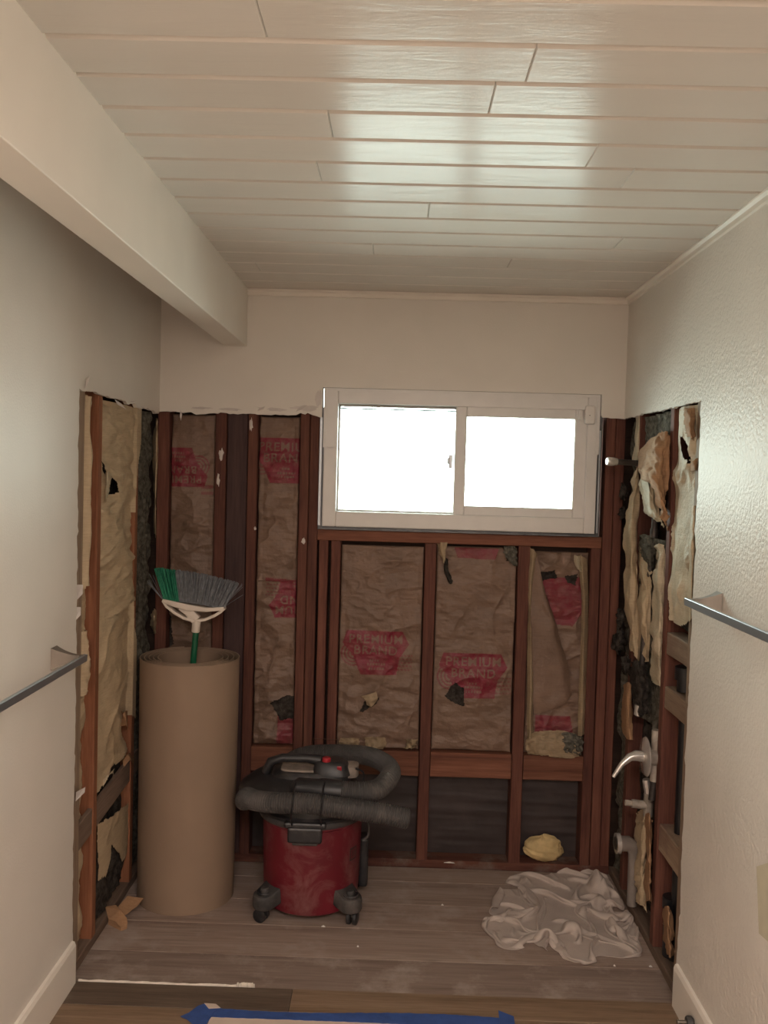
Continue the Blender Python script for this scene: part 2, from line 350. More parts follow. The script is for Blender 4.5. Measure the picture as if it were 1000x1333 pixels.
wf = struct(MB().box(XL-.2, XR+.2, YREAR-.1, YREAR, -.1, ZC+.1).build('wall_front', 'wall'))
# outer skins that close the stud cavities
def skin(name, b, mat, parent): return MB().box(*b).build(name, mat, parent)
skin('sheathing', (FL-.135, FL-.098, YREAR, .14, -.1, ZC+.06), 'sheath', wl)
skin('sheathing', (FR+.098, FR+.135, YREAR, .14, -.1, ZC+.06), 'sheath', wr)
for b in ((-1.16, WX0-.012, .108, .135, -.1, ZC+.06), (WX1+.012, 1.14, .108, .135, -.1, ZC+.06), (WX0-.012, WX1+.012, .108, .135, -.1, WZ0-.012), (WX0-.012, WX1+.012, .108, .135, WZ1+.012, ZC+.06)):
    skin('sheathing', b, 'sheath', wb)
# ---- ceiling planks
ceil = struct(MB().box(-1.16, 1.14, YREAR, .14, ZC+.018, ZC+.08).build('ceiling', 'ceil'))
JO = {-2.275: [-.228], -2.134: [.259], -1.974: [.202], -1.814: [-.144], -1.65: [.475], -1.507: [-.197, .6], -1.19: [.098], -.885: [.731], -.708: [-.078], -.422: [-.529], -.579: [.413]}
PIT = .1563; y1 = .0; row = 0
def plank(x0, x1, ya, yb):
    c = .0095; a, b = ya+.0004, yb-.0004; e = .0026; V, F = [], []
    def ring(x, ins, dz): return [(x, a+ins*0, ZC+.006), (x, a+c, ZC+dz), (x, b-c, ZC+dz), (x, b, ZC+.006), (x, b, ZC+.018), (x, a, ZC+.018)]
    for r in (ring(x0+.0002, 0, .003), ring(x0+e, 0, 0), ring(x1-e, 0, 0), ring(x1-.0002, 0, .003)): V += r
    F = [tuple(range(6)), tuple(range(23, 17, -1))] + [(k*6+i, k*6+(i+1) % 6, k*6+(i+1) % 6+6, k*6+i+6) for k in range(3) for i in range(6)]
    MB().add(V, F).build('plank', 'ceil', ceil)
while y1 > YREAR:
    y0 = -.324 - .1563*(row-2) if row > 1 else (-.168 if row == 1 else -.012)
    if row == 0: y0 = -.012
    xs = [XL]
    for k, v in JO.items():
        if y0 < k <= y1: xs += v
    if len(xs) == 1 and y1 < -2.4: xs.append(random.uniform(-.7, .7))
    xs.append(XR)
    for a, b in zip(xs[:-1], xs[1:]): plank(a, b, y0, y1)
    y1 = y0; row += 1
# ---- ceiling beam and trims
bmn = struct(MB().box(XB0, XB1, YREAR, 0, ZBB, ZC+.01).build('ceiling_beam', 'beam', bev=.003))
tag(bmn, 'cream painted beam running along the ceiling at left')
def cove(name, p0, p1, nrm):
    V = []; F = []; nrm = np.array(nrm, float)
    prof = [(0, 0), (.018, 0), (.018, -.006), (.008, -.012), (.008, -.026), (0, -.028)]
    for p in (p0, p1):
        for a, b in prof: V.append(np.array(p)+nrm*a+np.array((0, 0, b)))
    n = len(prof); F = [tuple(range(n)), tuple(range(2*n-1, n-1, -1))]+[(i, (i+1) % n, (i+1) % n+n, i+n) for i in range(n)]
    return struct(MB().add(V, F).build(name, 'trim'))
cove('trim_1', (XB1, 0, ZC), (XR, 0, ZC), (0, -1, 0)); cove('trim_2', (XR, 0, ZC), (XR, YREAR, ZC), (-1, 0, 0))
# ---- baseboards
def baseb(name, X, s, yc):
    prof = [(0, .0), (.014, 0), (.014, .128), (.009, .140), (0, .142)]
    V = [(X+s*a, y, b) for y in (yc, YREAR) for a, b in prof]; n = 5
    return struct(MB().add(V, [tuple(range(n)), tuple(range(2*n-1, n-1, -1))]+[(i, (i+1) % n, (i+1) % n+n, i+n) for i in range(n)]).build(name, 'trim'))
bl = baseb('baseboard_left', XL, 1, -.966); br = baseb('baseboard_right', XR, -1, -.972)
# ---- floor: wide subfloor boards, finish planks in front
floor = struct(MB().box(-1.16, 1.14, YREAR, .14, -.08, -.031).build('floor', 'sheath'))
ys = [.104, -.115, -.318, -.52, -.735, -.952]
for i in range(len(ys)-1):
    lumber('subfloor_board', -1.13, 1.11, ys[i+1]+.0012, ys[i]-.0012, -.031, ZSUB-random.uniform(0, .0012), 'sub', floor, .0008, .0004)
fy = [-.955, -1.082, -1.262, -1.442, -1.622, -1.802, -1.982]
while fy[-1] > YREAR+.2: fy.append(fy[-1]-.18)
for i in range(len(fy)-1):
    xs = [XL+.002, -.27, XR-.002] if i == 0 else sorted([XL+.002, XR-.002, -.9+((i*.37) % 1.7)])
    for k, (a, b) in enumerate(zip(xs[:-1], xs[1:])):
        MB().box(a+.0006, b-.0006, fy[i+1]+.0006, fy[i]-.0006, -.010, 0).build('floor_plank', 'vinyl_grey' if (i == 0 and k == 0) else ('vinyl_tan' if (i+k) % 3 else 'vinyl_grey'), floor, bev=.0012, seg=1)
MB().box(XL, XR, YREAR, -.955, -.031, -.0101).build('underlay', 'sheath', floor)
# caulk bead along the cut floor edge
def bead(x0, x1, y, wd, seed):
    n = 60; t = np.linspace(0, 1, n); x = x0+(x1-x0)*t; yy = y+.006*fbm(t*14, t*0+1, seed); wv = wd*(.5+.9*np.clip(.5+fbm(t*22, t*0, seed+3), 0, 1)); V = []
    for i in range(n): V += [(x[i], yy[i]-wv[i], -.012), (x[i], yy[i], .004), (x[i], yy[i]+wv[i], -.012)]
    F = []
    for i in range(n-1): a = i*3; F += [(a, a+1, a+4, a+3), (a+1, a+2, a+5, a+4), (a, a+3, a+5, a+2)]
    F += [(0, 2, 1), (n*3-3, n*3-2, n*3-1)]
    return MB().add(V, F)
struct(bead(-.99, -.46, -.951, .007, 4).build('trim_3', 'caulk')); struct(bead(-.46, -.40, -.938, .005, 8).build('trim_4', 'caulk'))

# ---- studs of the back wall
D = .089
def bstud(x0, x1, z0, z1, mat='red_z', dy=0): return lumber('stud', x0, x1, FB+dy, FB+D, z0, z1, mat, wb)
ZT = 2.36; ZP = ZSUB+.038
lumber('sole_plate', FL+.002, FR-.002, FB, FB+D, ZSUB+.0005, ZP, 'plate_x', wb)
for a, b in ((-1.018, -.966), (-.767, -.718), (-.625, -.581), (-.398, -.356), (-.355, -.313), (.921, .9635), (.9645, 1.004)): bstud(a, b, ZP, ZT)
lumber('dark_board', -.7165, -.6265, FB+.012, FB+D, ZP, ZT, 'dark_z', wb)
for a, b in ((-.304, -.264), (-.252, -.210), (.157, .207), (.562, .614), (.875, .918)): bstud(a, b, ZP, 1.4225)
lumber('window_sill_plate', -.3115, .918, FB-.001, FB+D, 1.423, 1.471, 'red_x', wb)
for a, b in ((-.965, -.768), (-.58, -.399), (-.209, .156), (.208, .561), (.615, .874)): lumber('blocking', a, b, FB, FB+D, .398, .507, 'red_x', wb)
# black felt behind the lower bays
def felt(a, b):
    n, m = 60, 60; u, v = np.meshgrid(np.linspace(a, b, n), np.linspace(ZP, .40, m)); y = .100 + .0025*fbm(u*3, v*38, 5, 3) + .0012*crease(u*2+v*5, v*22, 9)
    grid('felt_sheet', u, y, v, 'felt', wb)
for a, b in ((-.965, -.768), (-.58, -.399), (-.209, .156), (.208, .561), (.615, .874)): felt(a, b)
# side wall framing
def lst(y0, y1_, z0=ZP, z1=ZT, m='org_z'): return lumber('stud', FL-D, FL, y0, y1_, z0, z1, m, wl)
def rst(y0, y1_, z0=ZP, z1=ZT, m='org_z'): return lumber('stud', FR, FR+D, y0, y1_, z0, z1, m, wr)
lst(-.962, -.875, m='pale_z'); lst(-.738, -.695); lst(-.292, -.252)
lumber('sole_plate', FL-D, FL, -1.0, .014, ZSUB+.0005, ZP, 'brace', wl)
rst(-.205, -.160, m='red_z'); rst(-.652, -.607, m='red_z'); rst(-.960, -.890, m='pale_z')
lumber('sole_plate', FR, FR+D, -1.0, .014, ZSUB+.0005, ZP, 'brace', wr)
for z0, z1 in ((1.100, 1.180), (.905, .985), (.385, .482)): lumber('blocking', FR+.006, FR+.07, -.888, -.654, z0, z1, 'pale_y', wr)
# let-in diagonal brace on the left wall
A = sd(172, 995, FL-.012); B = sd(99, 1092, FL-.012); dirv = (B-A)/np.linalg.norm(B-A); up = np.array((0, -dirv[2], dirv[1])); up = up if up[2] > 0 else -up
A = A-dirv*.06; B = B+dirv*.03; br_ = MB()
V = [p+up*s+np.array((d, 0, 0)) for p in (A, B) for s, d in ((-.045, .008), (.045, .008), (.045, -.008), (-.045, -.008))]
br_.add(V, [(0, 1, 2, 3), (7, 6, 5, 4), (0, 4, 5, 1), (1, 5, 6, 2), (2, 6, 7, 3), (3, 7, 4, 0)]).build('diagonal_brace', 'brace', wl, bev=.002)
# ---- plaster scraps left on studs and along the cut
def smear(px, py, wpx, hpx, seed, parent=wb):
    n = 14; rng = random.Random(seed); c = bk(px, py, FB-.001); s = .0033
    V = [(c[0], c[1]-.005, c[2])]+[(c[0]+s*wpx*.5*math.cos(2*PI*k/n)*rng.uniform(.45, 1.1), c[1]+.002, c[2]+s*hpx*.5*math.sin(2*PI*k/n)*rng.uniform(.5, 1.1)) for k in range(n)]
    mesh('plaster_smear', V, [(0, 1+k, 1+(k+1) % n) for k in range(n)], 'plaster', parent, True)
smear(288, 592, 9, 22, 1); smear(284, 625, 5, 24, 2); smear(327, 553, 6, 22, 3); smear(395, 704, 8, 10, 4); smear(332, 688, 4, 6, 6)
def scrap(p, dx, dz, seed, parent):
    rng = random.Random(seed); p = np.array(p); V = [p, p+np.array((dx*.5+.006, -.004, dz*.4)), p+np.array((dx, -.012, dz)), p+np.array((dx*.35-.004, -.006, dz*.6))]
    mesh('torn_paper', V, [(0, 1, 2, 3)], 'plaster', parent)
for px, py, dx, dz, s in ((235, 533, .006, -.05, 1), (262, 534, -.03, .006, 2), (228, 536, .07, -.004, 3), (335, 535, .035, .02, 4), (385, 536, .05, .03, 5), (345, 533, -.05, .012, 6)):
    scrap(bk(px, py, -.003), dx, dz, s, wb)
for py, pz, dy, dz, s in ((-.93, 1.965, .02, .05, 1), (-.92, 1.965, -.03, .04, 2), (-.62, 1.962, .10, -.03, 3), (-.30, 1.962, .09, -.012, 4), (-.45, 1.963, .06, .012, 5)):
    V = [(XL+.002, py, pz), (XL+.01, py+dy*.6, pz+dz*.4), (XL+.016, py+dy, pz+dz), (XL+.006, py+dy*.3, pz+dz*.6)]
    mesh('torn_paper', V, [(0, 1, 2, 3)], 'plaster', wl)
for px, py, wd, ht in ((97, 773, .05, .06), (99, 1037, .06, .03), (97, 800, .03, .05)):
    c = sd(px, py, XL-.004); mesh('torn_paper', [c+np.array((.0, -.004, -ht/2)), c+np.array((.012, wd*.8, -ht*.1)), c+np.array((.01, wd, ht*.4)), c+np.array((0, 0, ht/2))], [(0, 1, 2, 3)], 'plaster', wl)
for px, py, wpx, hpx, sd_ in ((398, 531, 40, 9, 21), (360, 533, 26, 5, 22), (262, 531, 30, 4, 23), (300, 533, 34, 4, 24), (415, 520, 10, 26, 25)):
    c = bk(px, py, -.0004); rg = random.Random(sd_); n = 18; q = .0033
    V = [(c[0], -.0016, c[2])]+[(c[0]+q*wpx*.5*math.cos(2*PI*k/n)*rg.uniform(.6, 1.1), -.0002, c[2]+q*hpx*.5*math.sin(2*PI*k/n)*rg.uniform(.5, 1.2)) for k in range(n)]
    mesh('plaster_smear', V, [(0, 1+k, 1+(k+1) % n) for k in range(n)], 'plaster', wb)
# bare patch on right wall
c = [sd(px, py, XR-.0006) for px, py in ((985, 1128), (1010, 1120), (1010, 1235), (988, 1215))]
mesh('bare_patch', c, [(0, 1, 2, 3)], 'patchc', wr)

# ================================================================== WINDOW
win = empty('window_1', ((WX0+WX1)/2, .04, WZ0), 'white vinyl sliding window with two bright panes', None, None, 'structure')
def rect_frame(x0, x1, z0, z1, l, r, b, t, y0, y1_):
    m = MB(); m.box(x0, x0+l, y0, y1_, z0, z1); m.box(x1-r, x1, y0, y1_, z0, z1); m.box(x0+l, x1-r, y0, y1_, z0, z0+b); m.box(x0+l, x1-r, y0, y1_, z1-t, z1); return m
WXA, WXB = WX0+.004, WX1-.004; WZ0 = 1.486
rect_frame(WXA, WXB, WZ0, WZ1, .058, .048, .066, .062, -.006, .1).build('window_frame', 'white', win, bev=.004)
rect_frame(WXA-.003, WXB+.003, WZ0+.34, WZ1+.003, .012, .012, .0, .012, -.010, -.004).build('casing_bead', 'white', win)
MXa = .272
s1 = rect_frame(WXA+.058, MXa+.03, WZ0+.066, WZ1-.062, .008, .03, .008, .008, .045, .07).build('fixed_sash', 'white', win, bev=.002)
MB().box(WXA+.06, MXa+.01, .055, .059, WZ0+.07, WZ1-.066).build('pane', 'glass', s1)
s2 = rect_frame(MXa, WXB-.044, WZ0+.058, WZ1-.056, .047, .052, .045, .045, .008, .040).build('sliding_sash', 'white', win, bev=.004)
MB().box(MXa+.04, WXB-.09, .022, .026, WZ0+.095, WZ1-.095).build('pane', 'glass', s2)
rect_frame(MXa+.043, WXB-.092, WZ0+.099, WZ1-.097, .006, .006, .006, .006, .010, .020).build('glazing_bead', 'white', s2, bev=.002)
lk = bk(588, 601, 0); MB().box(lk[0]-.012, lk[0]+.004, -.004, .02, lk[2]-.03, lk[2]+.03).box(lk[0]-.018, lk[0]-.008, -.006, .008, lk[2]-.012, lk[2]+.018).build('latch', 'nickel_b', s2, bev=.003)
rect_frame(WX0-.016, WX1+.018, 1.4715, 2.0, .018, .022, .0145, .0, .02, .1).build('flashing', 'flash', win)
MB().box(WX0-.014, WX0-.004, -.002, .03, 1.49, 1.955).box(WX1+.001, WX1+.008, -.004, .03, 1.49, 1.93).build('nail_fin', 'nickel_b', win)
MB().box(WX0-.012, WX1+.012, .002, .02, 1.4725, 1.479).build('sill_flashing', 'flash', win)
sn = bk(768, 540, -.006); so = empty('alarm_sensor', sn, 'small white contact sensor on the window frame top right corner', 'sensor')
MB().box(sn[0]-.024, sn[0]+.020, -.026, -.0065, sn[2]-.042, sn[2]+.038).build('sensor_body', 'sensor', so, bev=.008, seg=3)
MB().box(sn[0]-.048, sn[0]-.032, -.02, -.0065, sn[2]-.022, sn[2]+.018).build('magnet', 'sensor', so, bev=.004)
MB().lathe([(.002, 0), (.002, .002)], (sn[0]-.004, -.0275, sn[2]-.004), 10, 1).build('indicator', 'vac_grey', so)

# ================================================================== INSULATION
def raster_text(txt, size=1.0):
    c = bpy.data.curves.new('lettering', 'FONT'); c.body = txt; c.align_x = 'CENTER'; c.size = size; c.offset = .012; c.space_character = 1.12
    o = bpy.data.objects.new('lettering', c); COL.objects.link(o); dg = bpy.context.evaluated_depsgraph_get(); dg.update()
    me = bpy.data.meshes.new_from_object(o.evaluated_get(dg)); me.calc_loop_triangles()
    T = [[me.vertices[i].co[:2] for i in t.vertices] for t in me.loop_triangles]
    bpy.data.objects.remove(o); bpy.data.curves.remove(c); bpy.data.meshes.remove(me); return T
TXT = {t: raster_text(t) for t in ('PREMIUM', 'BRAND')}
def text_mask(u, v, txt, cx, cz, h):
    r = np.zeros(u.shape, bool); k = .69
    for t in TXT[txt]:
        P = [(cx+p[0]*h/k*1.0, cz+p[1]*h/k) for p in t]; x0, x1 = min(p[0] for p in P), max(p[0] for p in P); z0, z1 = min(p[1] for p in P), max(p[1] for p in P)
        s = (u >= x0) & (u <= x1) & (v >= z0) & (v <= z1)
        if s.any(): r[s] |= inpoly(u[s], v[s], P)
    return r
def logo(u, v, cx, cz, W=.30, rot=False):
    """red printed emblem, centred at (cx, cz), W wide, with knocked-out words"""
    a = (u-cx)/W; b = (v-cz)/W
    if rot: a, b = -a, -b
    shape = [(-.44, .33), (.40, .33), (.5, .13), (.36, -.06), (.32, -.33), (-.22, -.33), (-.34, -.05), (-.5, .14)]
    m = inpoly(a, b, shape).astype(float)
    for t, cz_, h in (('PREMIUM', .145, .125), ('BRAND', -.02, .125)): m[text_mask(a, b, t, 0.0, cz_, h)] = .12
    for zz, x0, x1 in ((-.115, -.09, .07), (-.175, -.12, .14), (-.235, -.10, .14)):
        s = (np.abs(b-zz) < .017) & (a > x0) & (a < x1) & (np.sin(a*150+zz*40) > -.45); m[s] = .25
    r = np.hypot(a+.34, b+.02); ring = (np.abs((r % .05)-.025) < .012) & (r < .2) & (a < -.2) & (m == 0); m[ring] = .75
    ln = (a > .30) & (a < .56) & (b < .0) & (b > -.28) & (np.abs((b % .055)-.027) < .012) & (np.sin(a*120+b*60) > -.5) & (m == 0); m[ln] = .6
    return m
def back_batt(label, x0, x1, z0, z1, prints=(), holes=(), mat='kraft_b', seed=0, ybase=.042, bulge=.014, amp=.011, res=.0032, extra=None, group='printed kraft batts in the back wall bays'):
    b = empty('insulation_batt', ((x0+x1)/2, .06, z0), label, 'insulation', group)
    x0 += .004; x1 -= .004; nu = int((x1-x0)/res); nv = int((z1-z0)/res); u, v = np.meshgrid(np.linspace(x0, x1, nu), np.linspace(z0, z1, nv))
    s = (u-x0)/(x1-x0); t = (v-z0)/(z1-z0)
    prof = np.clip(np.sin(PI*s), 0, 1)**.35*np.clip(np.sin(PI*np.clip(t, .0, 1)), 0, 1)**.18
    y = ybase+.012 - bulge*prof - amp*(1.5*fbm(u*6+v*2, v*14, seed, 4) + 1.0*ridge(u*3.2+v*1.6, v*5.5-u*2.5, seed+3)*prof + .8*ridge(u*6-v*3, v*4+u*3, seed+11)*prof)
    flange = np.clip((.022-np.minimum(u-x0, x1-u))/.022, 0, 1); y = y - .012*flange*(.6+fbm(v*16, u*3, seed+7, 2))
    y = np.maximum(y, FB+.002)
    p = np.zeros(u.shape)
    for f in prints: p = np.maximum(p, f(u, v))
    keep = np.ones((nv-1, nu-1), bool); uc, vc = (u[:-1, :-1]+u[1:, 1:])/2, (v[:-1, :-1]+v[1:, 1:])/2
    for h in holes: keep &= ~inpoly(uc+.006*fbm(uc*60, vc*60, seed), vc+.006*fbm(uc*60, vc*60, seed+1), h)
    grid('kraft_facing', u, y, v, mat, b, keep, p)
    n, m = max(8, int((x1-x0)/.012)), max(8, int((z1-z0)/.012)); u, v = np.meshgrid(np.linspace(x0, x1, n), np.linspace(z0+.003, z1-.003, m))
    yy = np.maximum(ybase+.022+.010*fbm(u*40, v*40, seed+20, 3), FB+.03); grid('wool_filling', u, yy, v, 'wool_d', b)
    return b
def P2(px, py): q = bk(px, py, FB+.02); return (float(q[0]), float(q[2]))
def polyb(pts): return [P2(*p) for p in pts]
def LG(px, py, W=.30, rot=False):
    c = P2(px, py); return lambda u, v: logo(u, v, c[0], c[1], W, rot)
def BLK(pts, k=.85):
    q = polyb(pts); return lambda u, v: inpoly(u, v, q)*k
back_batt('printed kraft insulation batt with upside-down red emblem above the broom', -.966, -.767, .51, 1.955, [LG(232, 608, .26, True), BLK([(262, 632), (277, 632), (277, 636), (262, 636)], .6), BLK([(262, 640), (277, 640), (277, 644), (262, 644)], .6)], [polyb([(205, 788), (222, 800), (226, 838), (208, 850)])], seed=1)
back_batt('tall kraft insulation batt with red emblem left of the window', -.581, -.398, 1.232, 1.955, [LG(372, 600, .30), BLK([(345, 752), (390, 756), (390, 762), (345, 762)])], [], seed=2)
back_batt('crumpled lower batt with dark tear between studs right of the paper roll', -.581, -.398, .51, 1.236, [LG(392, 778, .28, True), BLK([(362, 925), (384, 922), (386, 968), (360, 970)])], [polyb([(352, 915), (372, 905), (384, 906), (384, 935), (365, 938)])], seed=3, ybase=.040, amp=.015)
b1 = back_batt('printed insulation batt under the fixed pane with small square tear', -.21, .157, .51, 1.405, [LG(489, 850, .292)], [polyb([(468, 925), (476, 910), (494, 908), (490, 916), (472, 928)])], seed=4)
b2 = back_batt('printed insulation batt under the window centre with dark diamond tear', .207, .562, .51, 1.412, [LG(616, 880, .30), BLK([(592, 713), (650, 714), (645, 729), (596, 726)])], [polyb([(579, 905), (592, 888), (605, 897), (604, 920), (588, 914)]), polyb([(655, 712), (672, 711), (672, 735), (660, 730)])], seed=5)
b3 = back_batt('folded insulation batt with curled pale edges under the window right end', .614, .875, .51, 1.40, [BLK([(704, 752), (757, 752), (757, 800), (745, 815), (716, 812)], .9), BLK([(697, 930), (742, 932), (746, 955), (696, 952)], .9)], [polyb([(702, 745), (722, 742), (726, 752), (706, 756)]), polyb([(735, 750), (752, 748), (750, 762), (738, 758)])], seed=6, amp=.014, bulge=.018)
# torn flaps and curled edges that belong to these batts
def bp(px, py, Y): return bk(px, py, Y)
patch('curled_edge', [[bp(689, 712, .022), bp(695, 716, .0), bp(700, 722, .02)], [bp(687, 780, .022), bp(690, 782, .002), bp(692, 785, .02)], [bp(687, 860, .022), bp(692, 862, -.002), bp(694, 864, .02)], [bp(686, 960, .022), bp(690, 962, .0), bp(695, 965, .02)]], 'kraft_m', b3, 30, .004, 30, 3)
patch('curled_edge', [[bp(752, 722, .02), bp(757, 724, .0), bp(764, 728, .024)], [bp(757, 790, .02), bp(761, 790, .0), bp(766, 792, .024)], [bp(754, 870, .02), bp(759, 870, .0), bp(764, 870, .024)], [bp(752, 960, .02), bp(758, 958, .002), bp(762, 955, .024)]], 'kraft_m', b3, 30, .004, 30, 4)
patch('diagonal_fold', [[bp(689, 716, .02), bp(696, 716, .008), bp(704, 740, .004), bp(708, 760, .02)], [bp(689, 800, .016), bp(703, 790, .004), bp(716, 800, .0), bp(724, 812, .02)], [bp(692, 880, .016), bp(712, 860, .006), bp(730, 862, .002), bp(738, 862, .02)], [bp(695, 930, .02), bp(716, 925, .01), bp(736, 915, .008), bp(745, 905, .022)]], 'kraft_b', b3, 40, .006, 24, 5)
patch('bunched_paper', [[bp(683, 958, .04), bp(700, 952, .0), bp(730, 950, -.004), bp(758, 958, .03)], [bp(683, 970, .01), bp(702, 965, -.02), bp(732, 966, -.022), bp(758, 970, .0)], [bp(685, 983, .02), bp(702, 985, -.012), bp(732, 988, -.012), bp(756, 986, .01)]], 'kraft_m', b3, 34, .012, 34, 6, .05)
patch('hanging_wool', [[bp(725, 955, .01), bp(740, 952, -.012), bp(760, 958, .02)], [bp(730, 968, -.016), bp(745, 966, -.028), bp(760, 972, .0)], [bp(735, 980, .0), bp(745, 982, -.014), bp(757, 984, .01)]], 'wool', b3, 24, .010, 40, 7, .06)
patch('torn_flap', [[bp(569, 706, .03), bp(575, 706, .01), bp(583, 706, .01)], [bp(571, 718, .02), bp(576, 720, .0), bp(581, 716, .004)], [bp(576, 726, .01), bp(578, 734, -.004), bp(580, 728, .0)]], 'kraft_m', b2, 16, .004, 20, 8)
patch('hanging_wool', [[bp(577, 726, .02), bp(580, 726, .004), bp(583, 728, .02)], [bp(578, 742, .02), bp(581, 743, .002), bp(585, 744, .02)], [bp(584, 760, .02), bp(588, 760, .004), bp(590, 756, .02)]], 'wool_d', b2, 14, .004, 20, 9)
patch('hanging_wool', [[bp(655, 710, .03), bp(664, 710, .008), bp(672, 710, .02)], [bp(656, 722, .02), bp(666, 724, .0), bp(674, 722, .01)], [bp(664, 732, .02), bp(670, 738, .0), bp(675, 736, .01)]], 'wool', b2, 18, .008, 30, 10, .06)
patch('torn_flap', [[bp(470, 906, .028), bp(480, 904, .012), bp(490, 900, .024)], [bp(474, 910, .014), bp(482, 912, .004), bp(492, 908, .016)], [bp(478, 918, .02), bp(484, 920, .01), bp(492, 912, .02)]], 'kraft_m', b1, 14, .003, 20, 11)
patch('torn_flap', [[bp(748, 722, .01), bp(752, 724, -.01), bp(757, 722, .01)], [bp(747, 732, .005), bp(752, 735, -.015), bp(757, 733, .008)], [bp(753, 742, .01), bp(756, 745, -.004), bp(760, 742, .012)]], 'kraft_p', b3, 14, .004, 20, 12)
for par, (cx, cy), (wd, ht), sdv in ((b1, (456, 968), (26, 16), 1), (b1, (488, 968), (28, 18), 2), (b1, (535, 968), (18, 14), 3)):
    pc = [[bp(cx+wd*(i/2-.5)+random.uniform(-3, 3), cy+ht*(j/2-.5)+random.uniform(-2, 2), -.012+.03*abs(i-1)+random.uniform(-.01, .01)) for i in range(3)] for j in range(3)]
    patch('crumpled_paper', pc, 'kraft_m', par, 18, .009, 30, sdv, .03)

# ---- left wall batts
def left_sheet(parent, y0, y1_, z0, z1, X, mat='kraft_l', holes=(), outline=None, seed=0, bulge=.014, amp=.006, res=.006, name='kraft_facing', hz=18, cover=None):
    nu, nv = max(6, int((y1_-y0)/res)), max(6, int((z1-z0)/res)); u, v = np.meshgrid(np.linspace(y0, y1_, nu), np.linspace(z0, z1, nv)); s = (u-y0)/(y1_-y0)
    prof = np.clip(np.sin(PI*s), 0, 1)**.5
    x = X + bulge*prof + amp*(1.3*fbm(u*5+v*1.2, v*hz, seed, 4) + 1.3*ridge(u*2+v, v*hz*.35-u*2, seed+4)*prof)
    x = np.minimum(x, FL+.014)
    if cover is not None: x = np.where(u > cover, np.maximum(x, FL+.003), x)
    keep = np.ones((nv-1, nu-1), bool); uc, vc = (u[:-1, :-1]+u[1:, 1:])/2, (v[:-1, :-1]+v[1:, 1:])/2
    jx = .008*fbm(uc*40, vc*40, seed+2)
    if outline: keep &= inpoly(uc+jx, vc+jx, outline)
    for h in holes: keep &= ~inpoly(uc+jx, vc+jx, h)
    return grid(name, x, u, v, mat, parent, keep)
def wool_side(parent, y0, y1_, z0, z1, X, sgn, mat='wool', seed=0, amp=.02, res=.011, name='wool_filling'):
    nu, nv = max(6, int((y1_-y0)/res)), max(6, int((z1-z0)/res)); u, v = np.meshgrid(np.linspace(y0, y1_, nu), np.linspace(z0, z1, nv))
    return grid(name, X - sgn*amp*(.3+fbm(u*22, v*14, seed, 5)), u, v, mat, parent)
def LP(px, py): q = sd(px, py, FL-.01); return (float(q[1]), float(q[2]))
def RP(px, py): q = sd(px, py, FR+.01); return (float(q[1]), float(q[2]))
g = 'kraft batts in the left wall bays'
l1 = empty('insulation_batt', (FL-.05, -.8, ZP), 'narrow tan kraft batt beside the cut edge of left wall', 'insulation', g)
left_sheet(l1, -.873, -.740, ZP+.01, 1.96, FL-.042, seed=11, bulge=.006, amp=.012, holes=[[LP(96, 1130), LP(104, 1138), LP(104, 1165), LP(96, 1175)], [LP(96, 1180), LP(103, 1190), LP(101, 1215), LP(96, 1215)]])
wool_side(l1, -.873, -.740, ZP+.01, 1.96, FL-.068, -1, 'wool_d', 12, .01)
for k, (za, zb) in enumerate(((1.30, 1.96), (.93, 1.16))):
    patch('curled_edge', [[(FL-.03, -.865, za), (FL+.004, -.84, za), (FL-.02, -.79, za)], [(FL-.03, -.865, (za+zb)/2), (FL+.008, -.83, (za+zb)/2), (FL-.02, -.785, (za+zb)/2)], [(FL-.03, -.865, zb), (FL+.004, -.85, zb), (FL-.02, -.80, zb)]], 'kraft_l', l1, 40, .006, 26, 40+k, .02)
l2 = empty('insulation_batt', (FL-.05, -.47, ZP), 'broad wrinkled tan kraft batt beside the paper roll on left wall', 'insulation', g)
ztop = 1.955; zmid = LP(150, 795)[1]
left_sheet(l2, -.692, -.232, zmid-.01, ztop, FL-.022, seed=13, bulge=.016, amp=.019, cover=-.297, outline=[(-.7, zmid-.02), (-.30, zmid+.015), (-.298, 1.55), (-.27, 1.72), (-.236, 1.80), (-.234, 1.97), (-.7, 1.97)], holes=[[LP(137, 600), LP(142, 618), LP(147, 640), LP(137, 646)]])
low = [(-.694, zmid+.02), (-.30, zmid+.05), (-.28, zmid-.1), (-.245, zmid-.16), (-.245, LP(172, 960)[1]), LP(160, 985), LP(145, 1000), LP(131, 1030), (-.694, LP(127, 1035)[1])]
left_sheet(l2, -.692, -.240, .45, zmid+.03, FL-.03, seed=14, bulge=.018, amp=.014, cover=-.297, outline=low, holes=[[LP(161, 925), LP(172, 935), LP(176, 960), LP(166, 975), LP(158, 950)]], hz=9, name='lower_facing')
rag = [LP(127, 1075), LP(172, 1040), LP(178, 1100), LP(171, 1140), LP(163, 1132), LP(150, 1108), LP(142, 1098), LP(140, 1118), LP(136, 1140), LP(127, 1146)]
left_sheet(l2, -.70, -.24, .15, .60, FL-.018, seed=15, bulge=.014, amp=.005, outline=rag, hz=8, name='torn_facing', res=.004)
wool_side(l2, -.692, -.295, ZP+.01, 1.95, FL-.050, -1, 'wool_d', 16, .016)
wool_side(l2, -.690, -.30, ZP+.02, .30, FL-.028, -1, 'wool_d', 18, .03, name='loose_wool')
patch('torn_flap', [[sd(138, 612, FL-.008), sd(141, 612, FL+.006), sd(147, 618, FL-.006)], [sd(136, 640, FL-.01), sd(139, 636, FL+.01), sd(143, 632, FL-.002)], [sd(136, 655, FL-.01), sd(138, 650, FL+.006), sd(141, 645, FL-.002)]], 'kraft_p', l2, 12, .003, 16, 17)
